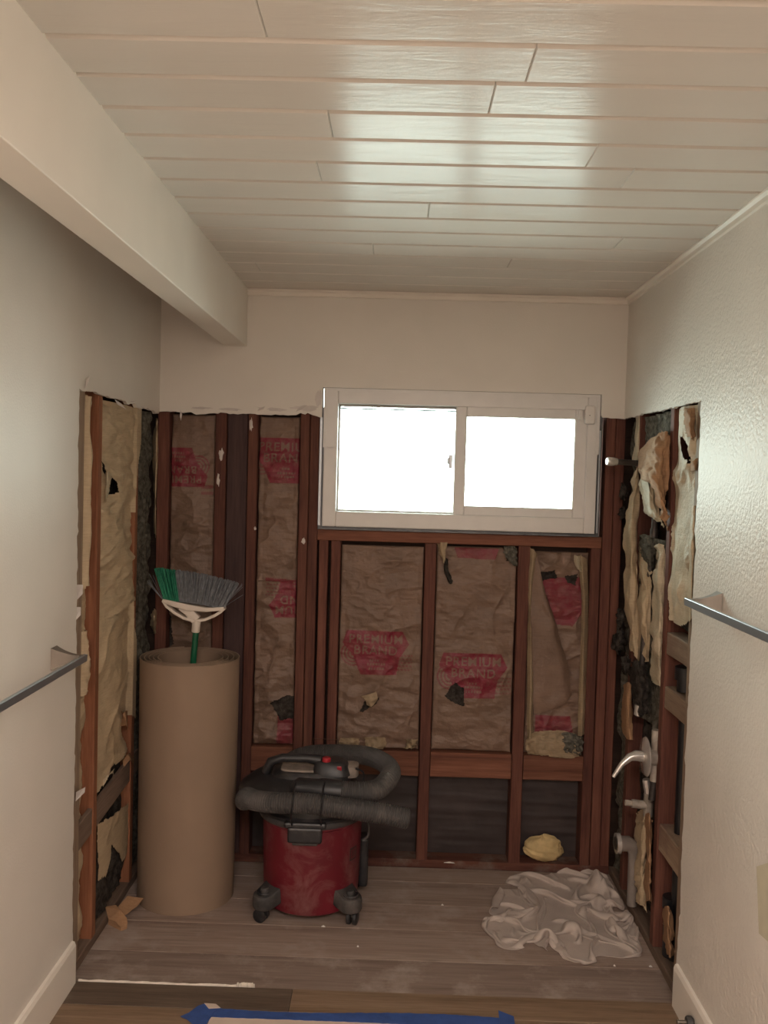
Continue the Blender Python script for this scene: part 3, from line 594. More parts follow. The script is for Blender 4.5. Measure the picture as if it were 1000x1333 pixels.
for k, pc in enumerate(([(158, 935), (166, 925), (168, 945)], [(160, 990), (172, 975), (174, 990)], [(134, 1015), (150, 1000), (148, 1006)])):
    patch('torn_flap', [[sd(pc[0][0], pc[0][1], FL-.012), sd((pc[0][0]+pc[1][0])/2, pc[0][1]-8, FL+.012), sd(pc[1][0], pc[1][1], FL-.012)], [sd(pc[0][0], pc[0][1]+10, FL-.01), sd(pc[2][0]-3, pc[2][1], FL+.02), sd(pc[2][0], pc[2][1]+6, FL+.006)]], 'kraft_o' if k < 2 else 'kraft_p', l2, 12, .005, 18, 60+k)
l3 = empty('insulation_batt', (FL-.05, -.12, ZP), 'dark bare mineral wool in the far left corner bay', 'insulation', g)
wool_side(l3, -.250, .010, ZP+.01, 1.955, FL-.030, -1, 'wool', 19, .03)
patch('torn_flap', [[sd(201, 540, FL-.02), sd(205, 541, FL+.005), sd(206, 545, FL-.01)], [sd(199, 585, FL-.02), sd(204, 588, FL+.012), sd(207, 590, FL-.004)], [sd(199, 640, FL-.02), sd(203, 640, FL+.006), sd(206, 645, FL-.01)], [sd(199, 700, FL-.02), sd(202, 700, FL+.006), sd(204, 705, FL-.01)]], 'kraft_l', l3, 24, .006, 24, 21, .02)
patch('torn_flap', [[sd(196, 800, FL-.01), sd(202, 792, FL+.02), sd(207, 800, FL)], [sd(195, 812, FL-.01), sd(201, 812, FL+.025), sd(206, 815, FL)], [sd(198, 822, FL-.01), sd(202, 826, FL+.01), sd(204, 824, FL)]], 'kraft_l', l3, 16, .006, 20, 22)
# ---- right wall batts
g = 'insulation in the right wall bays'
r1 = empty('insulation_batt', (FR+.05, -.08, ZP), 'grey mineral wool in the far right corner bay', 'insulation', g)
wool_side(r1, -.158, .010, ZP+.01, 1.97, FR+.030, 1, 'wool', 31, .03)
for k, (px, py, rr) in enumerate(((812, 640, .03), (810, 668, .02), (808, 805, .03), (806, 836, .045), (815, 865, .03))):
    c = sd(px, py, FR-.02); u, v = np.meshgrid(np.linspace(0, 2*PI, 22), np.linspace(.05, PI-.05, 14)); q = rr*(.75+.9*fbm(u*2.2, v*3, k, 4))
    grid('wool_tuft', c[0]+q*.7*np.sin(v)*np.cos(u), c[1]+q*np.sin(v)*np.sin(u), c[2]+q*1.3*np.cos(v), 'wool_d', r1)
r2 = empty('insulation_batt', (FR+.05, -.4, 1.4), 'mineral wool batt with crumpled brown paper flap beside the shower arm', 'insulation', g)
wool_side(r2, -.600, -.210, 1.72, 1.975, FR+.022, 1, 'wool', 32, .03)
def rp(px, py, dx): return sd(px, py, FR+dx)
patch('paper_flap', [[rp(862, 568, .0), rp(868, 562, -.012), rp(873, 565, .004)], [rp(848, 572, -.005), rp(858, 578, -.035), rp(872, 585, -.004)], [rp(829, 598, -.02), rp(850, 600, -.055), rp(872, 615, -.006)], [rp(832, 618, -.035), rp(852, 625, -.06), rp(870, 640, -.006)], [rp(848, 632, -.03), rp(860, 650, -.045), rp(869, 665, -.004)], [rp(860, 660, -.01), rp(866, 680, -.02), rp(868, 695, .0)]], 'kraft_o', r2, 60, .018, 20, 33, .03)
patch('paper_flap', [[rp(834, 620, .0), rp(842, 622, -.02), rp(852, 632, .0)], [rp(835, 645, .0), rp(844, 645, -.026), rp(856, 655, .0)], [rp(840, 668, .008), rp(850, 670, -.018), rp(862, 680, .0)], [rp(848, 672, .02), rp(856, 678, .0), rp(866, 686, .01)]], 'kraft_p', r2, 30, .010, 22, 34)
patch('paper_flange', [[rp(828, 612, .01), rp(829, 610, -.01), rp(833, 600, .004)], [rp(815, 660, -.02), rp(823, 655, -.03), rp(832, 640, .002)], [rp(812, 720, -.025), rp(820, 720, -.035), rp(831, 720, .002)], [rp(814, 790, -.02), rp(820, 790, -.03), rp(831, 790, .002)], [rp(822, 850, -.0), rp(824, 852, -.012), rp(831, 862, .002)]], 'kraft_l', r2, 60, .012, 36, 35, .01)
patch('paper_flange', [[rp(828, 540, .012), rp(831, 540, -.003), rp(834, 540, .004)], [rp(826, 575, .012), rp(829, 575, -.006), rp(833, 575, .002)], [rp(822, 602, .012), rp(826, 604, -.01), rp(832, 604, .002)]], 'kraft_p', r2, 20, .003, 14, 36)
r3 = empty('insulation_batt', (FR+.05, -.4, .8), 'split tan kraft batt with torn top below the riser pipe', 'insulation', g)
patch('kraft_facing', [[rp(829, 700, .01), rp(834, 712, .0), rp(848, 745, .012)], [rp(829, 760, .006), rp(838, 765, -.012), rp(848, 765, .012)], [rp(830, 820, .006), rp(838, 820, -.012), rp(847, 820, .012)], [rp(830, 862, .01), rp(838, 862, -.006), rp(845, 862, .012)]], 'kraft_l', r3, 44, .012, 24, 37)
patch('kraft_facing', [[rp(853, 715, .012), rp(858, 708, -.004), rp(866, 710, .01)], [rp(850, 760, .012), rp(857, 760, -.012), rp(866, 762, .008)], [rp(848, 830, .012), rp(856, 830, -.014), rp(864, 830, .008)], [rp(847, 885, .014), rp(855, 893, -.006), rp(862, 893, .01)]], 'kraft_p', r3, 44, .013, 28, 38)
wool_side(r3, -.595, -.215, .78, 1.50, FR+.03, 1, 'wool', 39, .02)
patch('wool_lump', [[rp(828, 698, .02), rp(838, 695, -.006), rp(853, 700, .02)], [rp(829, 712, .015), rp(842, 712, -.012), rp(853, 715, .02)], [rp(836, 728, .015), rp(846, 735, -.008), rp(852, 740, .02)]], 'wool', r3, 22, .01, 36, 40)
patch('wool_lump', [[rp(820, 862, .0), rp(830, 858, -.03), rp(842, 868, .01)], [rp(818, 880, -.01), rp(830, 885, -.045), rp(846, 890, .01)], [rp(820, 905, .0), rp(830, 912, -.035), rp(845, 910, .01)], [rp(826, 930, .01), rp(834, 935, -.01), rp(845, 930, .02)]], 'wool_d', r3, 28, .012, 36, 41, .03)
r4 = empty('insulation_batt', (FR+.05, -.77, 1.2), 'pale creased kraft batt beside the cut edge above the right towel bar', 'insulation', g)
nu, nv = 50, 170; u, v = np.meshgrid(np.linspace(-.886, -.656, nu), np.linspace(1.195, 1.975, nv)); s = (u+.886)/.23
x = FR+.022 - .020*np.sin(PI*s)**.5 - .016*ridge(u*7+v*3, v*4-u*9, 51) - .006*fbm(u*8+v*4, v*10-u*6, 52)
x = np.maximum(x, FR-.012); uc, vc = u[:-1, :-1], v[:-1, :-1]
hole = [RP(887, 568), RP(896, 573), RP(903, 588), RP(903, 605), RP(893, 595), RP(890, 582)]
kp = ~inpoly(uc+.01*fbm(uc*40, vc*40, 3), vc+.01*fbm(uc*40, vc*40, 4), hole); botm = 1.225+.05*np.abs((uc+.77)/.115)**3; kp &= vc > botm
grid('kraft_facing', x, u, v, 'kraft_p', r4, kp); wool_side(r4, -.886, -.656, 1.2, 1.97, FR+.055, 1, 'wool_d', 53, .012)
patch('torn_flap', [[rp(884, 532, .0), rp(894, 530, -.01), rp(905, 530, .002)], [rp(890, 545, -.005), rp(897, 545, -.028), rp(906, 545, .0)], [rp(889, 560, -.004), rp(897, 562, -.03), rp(906, 566, .0)], [rp(896, 568, .0), rp(900, 572, -.012), rp(905, 575, .002)]], 'kraft_o', r4, 24, .006, 18, 54, .03)
patch('torn_flap', [[rp(897, 605, .004), rp(902, 600, -.014), rp(908, 596, .0)], [rp(896, 614, .004), rp(903, 612, -.02), rp(908, 612, .0)]], 'kraft_o', r4, 12, .004, 12, 55)
patch('paper_strip', [[rp(899, 655, .0), rp(903, 655, -.012), rp(907, 655, .0)], [rp(897, 720, .0), rp(901, 720, -.014), rp(905, 720, .0)], [rp(894, 815, .0), rp(898, 812, -.01), rp(902, 810, .0)]], 'kraft_l', r4, 24, .006, 20, 56, .03)
r5 = empty('insulation_batt', (FR+.05, -.4, .1), 'dirty kraft sheet hanging below the mixer valve near the floor', 'insulation', g)
patch('kraft_facing', [[rp(828, 1058, .01), rp(836, 1052, -.012), rp(846, 1050, .01)], [rp(826, 1100, .006), rp(834, 1100, -.016), rp(843, 1100, .01)], [rp(826, 1150, .004), rp(833, 1150, -.012), rp(841, 1150, .01)], [rp(829, 1172, .01), rp(834, 1180, -.006), rp(842, 1190, .01)]], 'kraft_l', r5, 44, .013, 26, 57, .03)
patch('torn_flap', [[rp(838, 1060, .0), rp(845, 1055, -.03), rp(850, 1068, .0)], [rp(840, 1110, .0), rp(846, 1110, -.02), rp(848, 1118, .0)], [rp(838, 1180, .0), rp(845, 1175, -.022), rp(848, 1180, .0)]], 'kraft_o', r5, 22, .008, 22, 58, .05)
patch('torn_flap', [[rp(812, 890, .0), rp(818, 885, -.02), rp(825, 892, .0)], [rp(808, 930, -.01), rp(815, 930, -.03), rp(824, 930, .0)], [rp(812, 960, .0), rp(818, 965, -.02), rp(825, 965, .0)]], 'kraft_o', r5, 20, .006, 18, 59, .03)
wool_side(r5, -.6, -.21, ZP+.01, .75, FR+.06, 1, 'wool_d', 60, .02)
for py, q in ((1205, 1), (1225, 2)):
    patch('torn_flap', [[rp(862, py-25, .03), rp(868, py-28, -.01), rp(876, py-22, .02)], [rp(864, py, .02), rp(870, py, -.02), rp(878, py+4, .01)], [rp(868, py+18, .03), rp(873, py+22, .0), rp(878, py+20, .02)]], 'kraft_o', r5, 18, .008, 22, 61+q, .05)

# ================================================================== PLUMBING
def pth(*p): return [np.array(q, float) for q in p]
c = sd(832, 603, FR)
sa = empty('shower_arm', c, 'dark shower pipe stub with chrome end sticking out of right wall', 'pipe')
e = np.array((.868, c[1]-.035, c[2]+.004)); dd = (e-c)
MB().tube([c-dd*.5, c, c+dd*.72], .0115, 16).build('pipe', 'pipe_d', sa, smooth=True)
MB().tube([c+dd*.70, c+dd*.78, c+dd*.8, c+dd*.97, c+dd], [.0155, .0165, .0175, .0175, .014], 16).build('chrome_end', 'chrome', sa, smooth=True)
py_ = float(sd(856, 690, FR+.035)[1]); zt = float(sd(854, 640, FR+.035)[2])
rz = empty('riser_pipe', (FR+.035, py_, .75), 'black vertical riser pipe behind the torn paper flap', 'pipe')
MB().tube([(FR+.028, py_+.03, zt+.06), (FR+.03, py_+.012, 1.62), (FR+.02, py_, 1.45), (FR+.004, py_, 1.2), (FR-.01, py_-.002, .80)], .0125, 14).build('pipe', 'pipe_d', rz, smooth=True)
MB().tube([(FR+.026, py_+.005, 1.535), (FR+.021, py_+.002, 1.475)], .0165, 14).build('coupling', 'pipe_d', rz, smooth=True)
MB().tube([(FR-.008, py_-.002, .845), (FR-.01, py_-.002, .805)], .018, 14).build('union_nut', 'chrome', rz, smooth=True)
vc_ = sd(846, 985, FR-.02)
va = empty('mixer_valve', vc_, 'chrome single lever bath mixer with round plate on right wall framing', 'valve')
MB().tube([vc_+np.array((.05, 0, 0)), vc_+np.array((-.012, 0, 0))], .032, 18).tube([vc_+np.array((.02, 0, -.09)), vc_+np.array((.02, 0, .10))], .016, 14).build('valve_body', 'brass', va, smooth=True)
MB().lathe([(.01, -.012), (.066, -.006), (.072, .0), (.066, .003), (.01, .003)], vc_+np.array((-.014, 0, 0)), 30, 0).build('escutcheon', 'chrome', va, smooth=True)
p = vc_+np.array((-.02, 0, 0)); MB().tube([p, p+np.array((-.03, 0, .002)), p+np.array((-.055, -.003, -.004)), p+np.array((-.085, -.01, -.03)), p+np.array((-.115, -.016, -.075))], [.020, .020, .015, .010, .007], 14).build('lever', 'chrome', va, smooth=True)
MB().tube([vc_+np.array((.02, 0, -.09)), vc_+np.array((.012, -.004, -.16))], .013, 12).build('drop_pipe', 'pipe_d', va, smooth=True)
dv = sd(840, 1045, FR-.01)
tee = empty('spout_fitting', dv, 'limescaled tub spout tee fitting under the mixer', 'pipe fitting')
MB().tube([dv+np.array((.012, 0, -.05)), dv+np.array((.012, 0, .035))], .018, 14).build('tee_body', 'brass', tee, smooth=True)
MB().tube([dv+np.array((.015, 0, -.01)), dv+np.array((-.05, 0, -.004)), dv+np.array((-.052, 0, -.004)), dv+np.array((-.075, 0, -.002))], [.016, .016, .011, .011], 14).build('spout_stub', 'brass', tee, smooth=True)
MB().tube([dv+np.array((.012, 0, .03)), dv+np.array((-.0, 0, .09))], .014, 8).build('hex_union', 'chrome', tee, smooth=False)
ov = sd(811, 1098, .955)
of = empty('overflow_drain', ov, 'grey tub overflow elbow with round opening in far right corner', 'drain')
MB().tube([ov+np.array((-.02, 0, 0)), ov+np.array((.02, 0, .0)), ov+np.array((.04, 0, -.012)), ov+np.array((.045, 0, -.04)), ov+np.array((.045, 0, -.245))], [.030, .030, .028, .022, .020], 18).build('elbow_pipe', 'pvc', of, smooth=True)
prof = [(.026, .0), (.026, -.012), (.040, -.012), (.040, .004), (.026, .004)]
MB().lathe(prof[:4], ov+np.array((-.016, 0, 0)), 24, 0).build('flange_ring', 'chrome', of, smooth=True)
MB().lathe([(.001, -.001), (.025, -.001), (.025, .0), (.001, .0)], ov+np.array((-.029, 0, 0)), 20, 0).build('opening', 'abs', of)  # solid black disc, shade inside the pipe mouth put into its colour
dr = empty('drain_pipe', (FR+.045, -.77, ZP), 'black vertical drain pipe behind the blocks in right wall', 'pipe')
yd = float(sd(885, 1010, FR+.045)[1]); yh = float(sd(890, 886, FR+.04)[1]); yk = float(sd(876, 1150, FR+.045)[1])
MB().tube([(FR+.058, yd, ZP), (FR+.058, yd, 1.02)], .024, 18).build('pipe', 'abs', dr, smooth=True)
MB().tube([(FR+.05, yh, .99), (FR+.05, yh, 1.03), (FR+.05, yh, 1.031), (FR+.05, yh, 1.075)], [.032, .032, .04, .04], 18).build('upper_hub', 'abs', dr, smooth=True)
MB().tube([(FR+.048, yk, ZP), (FR+.048, yk, .2), (FR+.048, yk, .201), (FR+.048, yk, .24)], [.030, .030, .036, .036], 18).build('lower_hub', 'abs', dr, smooth=True)

# ================================================================== TOWEL BARS, DOORSTOP
def towel(label, X, s, y, z, mat):
    t = empty('towel_bar', (X, y, z), label, 'towel bar', 'towel bars on the side walls'); xb = X+s*.092
    MB().box(min(xb-.006, xb+.006), xb+.006, y-.612, y+.012, z-.011, z+.011).build('bar', mat, t, bev=.0012, seg=1)
    for yy in (y, y-.60):
        V = []; n = 9
        for i in range(n):
            q = i/(n-1); xx = X+s*(.0015+.089*q); hw = .021*(1-q)**2.2+.011; hh = .024*(1-q)**2.2+.010
            V += [(xx, yy-hw, z-hh), (xx, yy+hw*.5, z-hh), (xx, yy+hw*.5, z+hh), (xx, yy-hw, z+hh)]
        F = [(0, 1, 2, 3), (4*n-1, 4*n-2, 4*n-3, 4*n-4)]+[(i*4+k, i*4+(k+1) % 4, i*4+4+(k+1) % 4, i*4+4+k) for i in range(n-1) for k in range(4)]
        MB().add(V, F).build('bracket', 'nickel', t)
towel('brushed metal towel bar on the left wall', XL, 1, -1.150, 1.128, 'nickel_b')
towel('brushed metal towel bar on the right textured wall', XR, -1, -1.195, 1.362, 'nickel_b')
ds = sd(903, 1331, XR-.014); st = empty('door_stop', ds, 'small grey door stop on the right baseboard', 'door stop')
MB().tube([ds, ds+np.array((-.05, 0, 0))], .006, 10).build('stem', 'nickel', st, smooth=True)
MB().lathe([(.016, .0), (.019, .005), (.019, .016), (.012, .022), (.001, .022)], ds+np.array((-.022, 0, 0)), 18, 0).build('rubber_tip', 'vac_grey', st, smooth=True)

# ================================================================== PAPER ROLL AND BROOM
RC = np.array((-.782, -.285)); RH = .962+.012
rl = empty('paper_roll', (RC[0], RC[1], ZSUB), 'tall brown roll of floor protection paper standing in left corner', 'paper roll')
turns = 4.3; n = int(turns*64); th = np.linspace(0, turns*2*PI, n); t = th/th[-1]
rad = .207 - .084*t + .004*np.sin(th*1.0+.6)*t*3; T = .0032; V, F = [], []
a0 = PI*.62
for i in range(n):
    ca, sa_ = math.cos(a0+th[i]), math.sin(a0+th[i]); ox, oy = .004*t[i], -.012*t[i]; tap = .975
    for (r_, z) in ((rad[i]*tap, ZSUB), (rad[i], ZSUB+RH), (rad[i]-T, ZSUB+RH), (rad[i]*tap-T, ZSUB)):
        V.append((RC[0]+ox+r_*ca, RC[1]+oy+r_*sa_, z))
for i in range(n-1):
    for k in range(4): F.append((i*4+k, i*4+(k+1) % 4, i*4+4+(k+1) % 4, i*4+4+k))
F += [(0, 1, 2, 3), (4*n-1, 4*n-2, 4*n-3, 4*n-4)]
o = MB().add(V, F).build('rolled_sheet', 'roll', rl, smooth=True); o.data.materials.append(M['roll_in'])
for pg in o.data.polygons:
    if pg.normal.z > .9: pg.material_index = 1; pg.use_smooth = False
BY = -.285
bm_ = empty('broom', (float(bk(250, 870, BY)[0])-.04, BY, ZSUB+.02), 'upturned angled broom with green and grey bristles standing in the paper roll', 'broom')
def q3(px, py, dy=0): return bk(px, py, BY+dy)
hb = q3(251, 868); ht = q3(256, 812); hv = (hb-ht)/np.linalg.norm(hb-ht); end = ht+hv*((ht[2]-(ZSUB+.012))/abs(hv[2]))
MB().tube([ht, end], .0125, 16).build('handle', 'handle_g', bm_, smooth=True)
MB().tube([q3(257, 806), q3(256, 808), q3(254.5, 822), q3(254.4, 823)], [.016, .0175, .0165, .014], 16).build('socket', 'broom_white', bm_, smooth=True)
def ribbon(pts, wd, dep):
    V = []; P = [np.array(p) for p in pts]
    for i, p in enumerate(P):
        t_ = P[min(i+1, len(P)-1)]-P[max(i-1, 0)]; t_ /= np.linalg.norm(t_); nn = np.array((-t_[2], 0, t_[0])); ww = wd[i] if isinstance(wd, (list, tuple)) else wd
        for a, b in ((-ww/2, -dep/2), (ww/2, -dep/2), (ww/2, dep/2), (-ww/2, dep/2)): V.append(p+nn*a+np.array((0, b, 0)))
    k = len(P); F = [(0, 1, 2, 3), (4*k-1, 4*k-2, 4*k-3, 4*k-4)]+[(i*4+j, i*4+(j+1) % 4, i*4+4+(j+1) % 4, i*4+4+j) for i in range(k-1) for j in range(4)]
    return V, F
m = MB(); m.add(*ribbon([q3(213, 781), q3(230, 786), q3(246, 790), q3(270, 793), q3(293, 791.5)], [.014, .022, .024, .016, .014], .045))
m.add(*ribbon([q3(213, 781), q3(218, 789), q3(228, 797), q3(240, 804), q3(254, 808), q3(268, 806), q3(280, 801), q3(288, 796), q3(293, 791.5)], .011, .032))
m.add(*ribbon([q3(236, 789), q3(246, 796), q3(256, 807)], [.03, .034, .04], .026)); m.build('broom_head', 'broom_white', bm_, bev=.0015, smooth=True)
rng = random.Random(3); SET = {'g': MB(), 'k': MB()}
for row_ in range(5):
    for i in range(64):
        f = (i+rng.uniform(-.4, .4))/63; f = min(max(f, 0), 1); px0 = 214+f*77; py0 = 780.5+f*11.5 - 1.5*math.sin(PI*f)+1
        px1 = 201+f*110; py1 = 740+f*19 - 5*math.sin(PI*f)*(.8) - 4*math.sin(min(1, f*6)*PI)*.3; dy = (row_-2)*.008
        a = q3(px0, py0, dy*.8); b = q3(px1+rng.uniform(-1.2, 1.2), py1+rng.uniform(-.8, 2.0), dy*2.0+rng.uniform(-.006, .006))
        SET['g' if f < .25 else 'k'].tube([a, a+(b-a)*.5+np.array((rng.uniform(-.002, .002), rng.uniform(-.003, .003), 0)), b], [.0028, .0026, .0018], 4, False)
for k in range(6):
    a = q3(287, 793); b = q3(316+rng.uniform(-4, 3), 770+rng.uniform(-12, 8)); SET['k'].tube([a, b], .0008, 4, False)
    a = q3(214, 783); b = q3(197+rng.uniform(-6, 4), 752+rng.uniform(-6, 8)); SET['k'].tube([a, b], .0008, 4, False)
tag(SET['g'].build('bristles', 'bristle_g', bm_), 'green bristles', kind='stuff'); tag(SET['k'].build('bristles', 'bristle_k', bm_), 'grey bristles', kind='stuff')

# ================================================================== SHOP VACUUM
VX, VY = -.272, -.335
vac = empty('shop_vacuum', (VX, VY, ZSUB), 'dusty red and black shop vacuum with hose strapped around its lid', 'vacuum')
Z0 = ZSUB
MB().lathe([(.05, .030), (.172, .030), (.184, .040), (.190, .10), (.194, .24), (.197, .365), (.203, .37), (.203, .385), (.19, .387), (.05, .387)], (VX, VY, Z0), 56).build('drum', 'vac_red', vac, smooth=True)
lid = MB().lathe([(.05, .386), (.206, .386), (.211, .394), (.211, .412), (.200, .420), (.196, .455), (.180, .492), (.155, .515), (.12, .53), (.02, .535)], (VX, VY, Z0), 48).build('lid', 'vac_black', vac, smooth=True)
MB().lathe([(.2115, .380), (.2135, .384), (.2135, .398), (.2115, .402)], (VX, VY, Z0), 48).build('lid_rim', 'vac_grey', vac, smooth=True)
# latch at the front
MB().box(VX-.075, VX+.055, VY-.228, VY-.19, Z0+.335, Z0+.395).box(VX-.09, VX+.07, VY-.222, VY-.185, Z0+.388, Z0+.412).build('latch', 'vac_black', vac, bev=.008)
MB().box(VX-.058, VX+.038, VY-.214, VY-.19, Z0+.322, Z0+.338).build('latch_lip', 'vac_grey', vac, bev=.004)
# motor housing, handle
def hull(name, secs, mat, parent, n=20):
    V, F = [], []
    for (cx, cy, z, rx, ry, e) in secs:
        for k in range(n):
            a = 2*PI*k/n; ca, sa2 = math.cos(a), math.sin(a)
            V.append((cx+rx*math.copysign(abs(ca)**e, ca), cy+ry*math.copysign(abs(sa2)**e, sa2), z))
    for i in range(len(secs)-1):
        for k in range(n): F.append((i*n+k, i*n+(k+1) % n, (i+1)*n+(k+1) % n, (i+1)*n+k))
    F += [tuple(range(n))[::-1], tuple(range((len(secs)-1)*n, len(secs)*n))]
    return MB().add(V, F).build(name, mat, parent, smooth=True)
hull('lid_shell', [(VX-.052, VY-.015, Z0+.468, .232, .192, .8), (VX-.055, VY-.015, Z0+.485, .236, .195, .75), (VX-.045, VY-.01, Z0+.515, .205, .165, .75), (VX-.03, VY-.005, Z0+.54, .165, .13, .7)], 'vac_black', vac, 36)
hs = hull('motor_housing', [(VX-.01, VY, Z0+.50, .165, .13, .6), (VX-.005, VY, Z0+.545, .158, .12, .55), (VX+.0, VY, Z0+.56, .145, .105, .55)], 'vac_black', vac)
hull('dust_panel', [(VX-.035, VY-.01, Z0+.558, .095, .08, .45), (VX-.035, VY-.01, Z0+.566, .09, .074, .45)], 'vac_dust', vac)
hp = [(VX-.185, VY-.055, Z0+.545), (VX-.165, VY-.06, Z0+.59), (VX-.12, VY-.06, Z0+.606), (VX-.02, VY-.06, Z0+.607), (VX+.03, VY-.058, Z0+.60)]
MB().tube(hp, [.018, .018, .017, .017, .022], 12).build('carry_handle', 'vac_black', vac, smooth=True)
hull('switch_pod', [(VX+.075, VY-.05, Z0+.552, .075, .06, .55), (VX+.072, VY-.05, Z0+.592, .065, .05, .55), (VX+.065, VY-.05, Z0+.604, .05, .038, .6)], 'vac_black', vac)
MB().lathe([(.0125, 0), (.017, .002), (.017, .014), (.013, .018), (.002, .018)], (VX+.055, VY-.078, Z0+.602), 20).build('power_knob', 'button', vac, smooth=True)
MB().box(VX+.098, VX+.116, VY-.102, VY-.09, Z0+.575, Z0+.592).build('switch', 'button', vac, bev=.002)
hull('exhaust_port', [(VX+.135, VY-.03, Z0+.54, .045, .05, .7), (VX+.145, VY-.03, Z0+.58, .035, .042, .7), (VX+.145, VY-.03, Z0+.583, .025, .032, .7)], 'vac_dust', vac)
MB().box(VX+.03, VX+.13, VY-.15, VY-.125, Z0+.528, Z0+.536).build('trim_strip', 'nickel', vac, bev=.003)
# hose: front port, around the right and back of the lid, round the left, along the front again
def spline(P, n):
    P = np.array(P, float); k = len(P); t = np.linspace(0, k-1, n); i = np.clip(t.astype(int), 0, k-2); f = (t-i)[:, None]; g_ = lambda j: P[np.clip(j, 0, k-1)]
    p0, p1, p2, p3 = g_(i-1), g_(i), g_(i+1), g_(i+2)
    return .5*((2*p1)+(-p0+p2)*f+(2*p0-5*p1+4*p2-p3)*f**2+(-p0+3*p1-3*p2+p3)*f**3)
HR = .037
def vq(px, py, y): return bk(px, py, VY+y)
pts = [vq(432, 1029, -.215), vq(465, 1031, -.215), vq(490, 1028, -.20), vq(505, 1015, -.15), vq(509, 1004, -.07), vq(500, 993, .03), vq(478, 984, .12), vq(440, 981, .19), vq(400, 983, .225), (VX-.13, VY+.235, Z0+.49), (VX-.22, VY+.18, Z0+.45), (VX-.262, VY+.08, Z0+.428), (VX-.268, VY-.04, Z0+.425), vq(322, 1038, -.155), vq(333, 1042, -.215), vq(358, 1045, -.262), vq(400, 1046, -.285), vq(440, 1051, -.292), vq(490, 1058, -.285), vq(533, 1066, -.275)]
S = spline(pts, 700); L = np.concatenate([[0], np.cumsum(np.linalg.norm(np.diff(S, axis=0), axis=1))]); m_ = int(L[-1]/.0022)
li = np.linspace(0, L[-1], m_); S = np.stack([np.interp(li, L, S[:, k]) for k in range(3)], 1)
rr = [HR + (.0018 if (i//2) % 2 else -.0012) for i in range(m_)]; rr[-1] = HR*.6; rr[-2] = HR*.85; rr[-3] = HR*.95
MB().tube(S, rr, 16).build('hose', 'hose', vac, smooth=False)
MB().tube([vq(385, 1026, -.205), vq(388, 1026, -.212), vq(415, 1028, -.218), vq(418, 1028, -.218), vq(444, 1030, -.216)], [.030, .039, .040, .043, .041], 18).build('hose_cuff', 'vac_black', vac, smooth=True)
for px in (383, 421):
    a = [vq(px+2, 1018, -.235), vq(px, 1026, -.268), vq(px-1, 1036, -.322), vq(px-2, 1048, -.332), vq(px-4, 1060, -.318), vq(px-4, 1068, -.26), vq(px-3, 1074, -.222)]
    MB().tube(spline(a, 24), .0035, 8).build('bungee_cord', 'abs', vac, smooth=True)
MB().tube(spline([(VX+.17, VY-.08, Z0+.58), (VX+.2, VY-.07, Z0+.56), (VX+.195, VY-.06, Z0+.51), (VX+.17, VY-.05, Z0+.49)], 20), .004, 8).build('power_cord', 'abs', vac, smooth=True)
MB().tube(spline([(VX+.185, VY-.05, Z0+.37), (VX+.222, VY-.06, Z0+.36), (VX+.226, VY-.06, Z0+.31), (VX+.205, VY-.06, Z0+.29)], 20), .005, 8).build('side_clip', 'vac_grey', vac, smooth=True)
# badge on the drum
def badge(a0_, a1_, z0, z1, off, mat, name, parent=vac):
    V = []; n_ = 5
    for i in range(n_):
        a = math.radians(a0_+(a1_-a0_)*i/(n_-1))
        for z in (z0, z1): r_ = .1935+(z-.24)*.02+off; V.append((VX+r_*math.cos(a), VY+r_*math.sin(a), Z0+z))
    return mesh(name, V, [(i*2, i*2+2, i*2+3, i*2+1) for i in range(n_-1)], mat, parent)
badge(-36, -22, .225, .275, .0012, 'vac_grey', 'badge'); badge(-34.5, -23.5, .231, .269, .0016, 'vac_red', 'badge_face')
for a_ in (-31.5, -28.5, -26): badge(a_, a_+1.3, .240, .262, .002, 'vac_grey', 'badge_mark')
# casters: four bracket feet
def caster(ang, parent):
    ca, sa2 = math.cos(ang), math.sin(ang); R_ = lambda r_, t_, z: (VX+r_*ca-t_*sa2, VY+r_*sa2+t_*ca, Z0+z)
    # bracket: loft from drum side to rounded nose
    V, F = [], []; n_ = 14; secs = []
    for (z, s_) in ((.052, .9), (.06, 1.0), (.10, 1.0), (.118, .93)):
        ring = [R_(.170, -.052*s_, z+.020), R_(.170, .052*s_, z+.020)]
        for k in range(n_):
            a = PI/2-PI*k/(n_-1); ring.append(R_(.222+.046*s_*math.cos(a), .046*s_*math.sin(a), z-.0+(.012 if z > .09 else 0)*(-1)))
        secs.append(ring)
    k_ = len(secs[0])
    for r_ in secs: V += r_
    for i in range(3):
        for k in range(k_): F.append((i*k_+k, i*k_+(k+1) % k_, (i+1)*k_+(k+1) % k_, (i+1)*k_+k))
    F += [tuple(range(k_))[::-1], tuple(range(3*k_, 4*k_))]
    ft = MB().add(V, F).build('caster_foot', 'vac_grey', parent, bev=.003, smooth=True)
    MB().lathe([(.030, .104), (.033, .112), (.030, .116), (.026, .114), (.024, .109)], R_(.222, 0, 0), 20).build('socket_ring', 'vac_black', ft, smooth=True)
    MB().lathe([(.015, .100), (.016, .122), (.012, .128), (.001, .129)], R_(.222, 0, 0), 16).build('caster_stem', 'vac_grey', ft, smooth=True)
    cc = np.array(R_(.236, 0, .0275)); ax = np.array((-sa2, ca, 0)) ; ax = np.array((math.cos(ang+.5), math.sin(ang+.5), 0))
    for s_ in (-1, 1): MB().tube([cc+ax*s_*.005, cc+ax*s_*.008, cc+ax*s_*.018, cc+ax*s_*.021], [.024, .0268, .0268, .02], 20).build('wheel', 'vac_black', ft, smooth=True)
    MB().tube([cc+np.array((0, 0, .0)), cc+np.array((0, 0, .035))], .005, 8).build('axle_fork', 'nickel', ft, smooth=True)
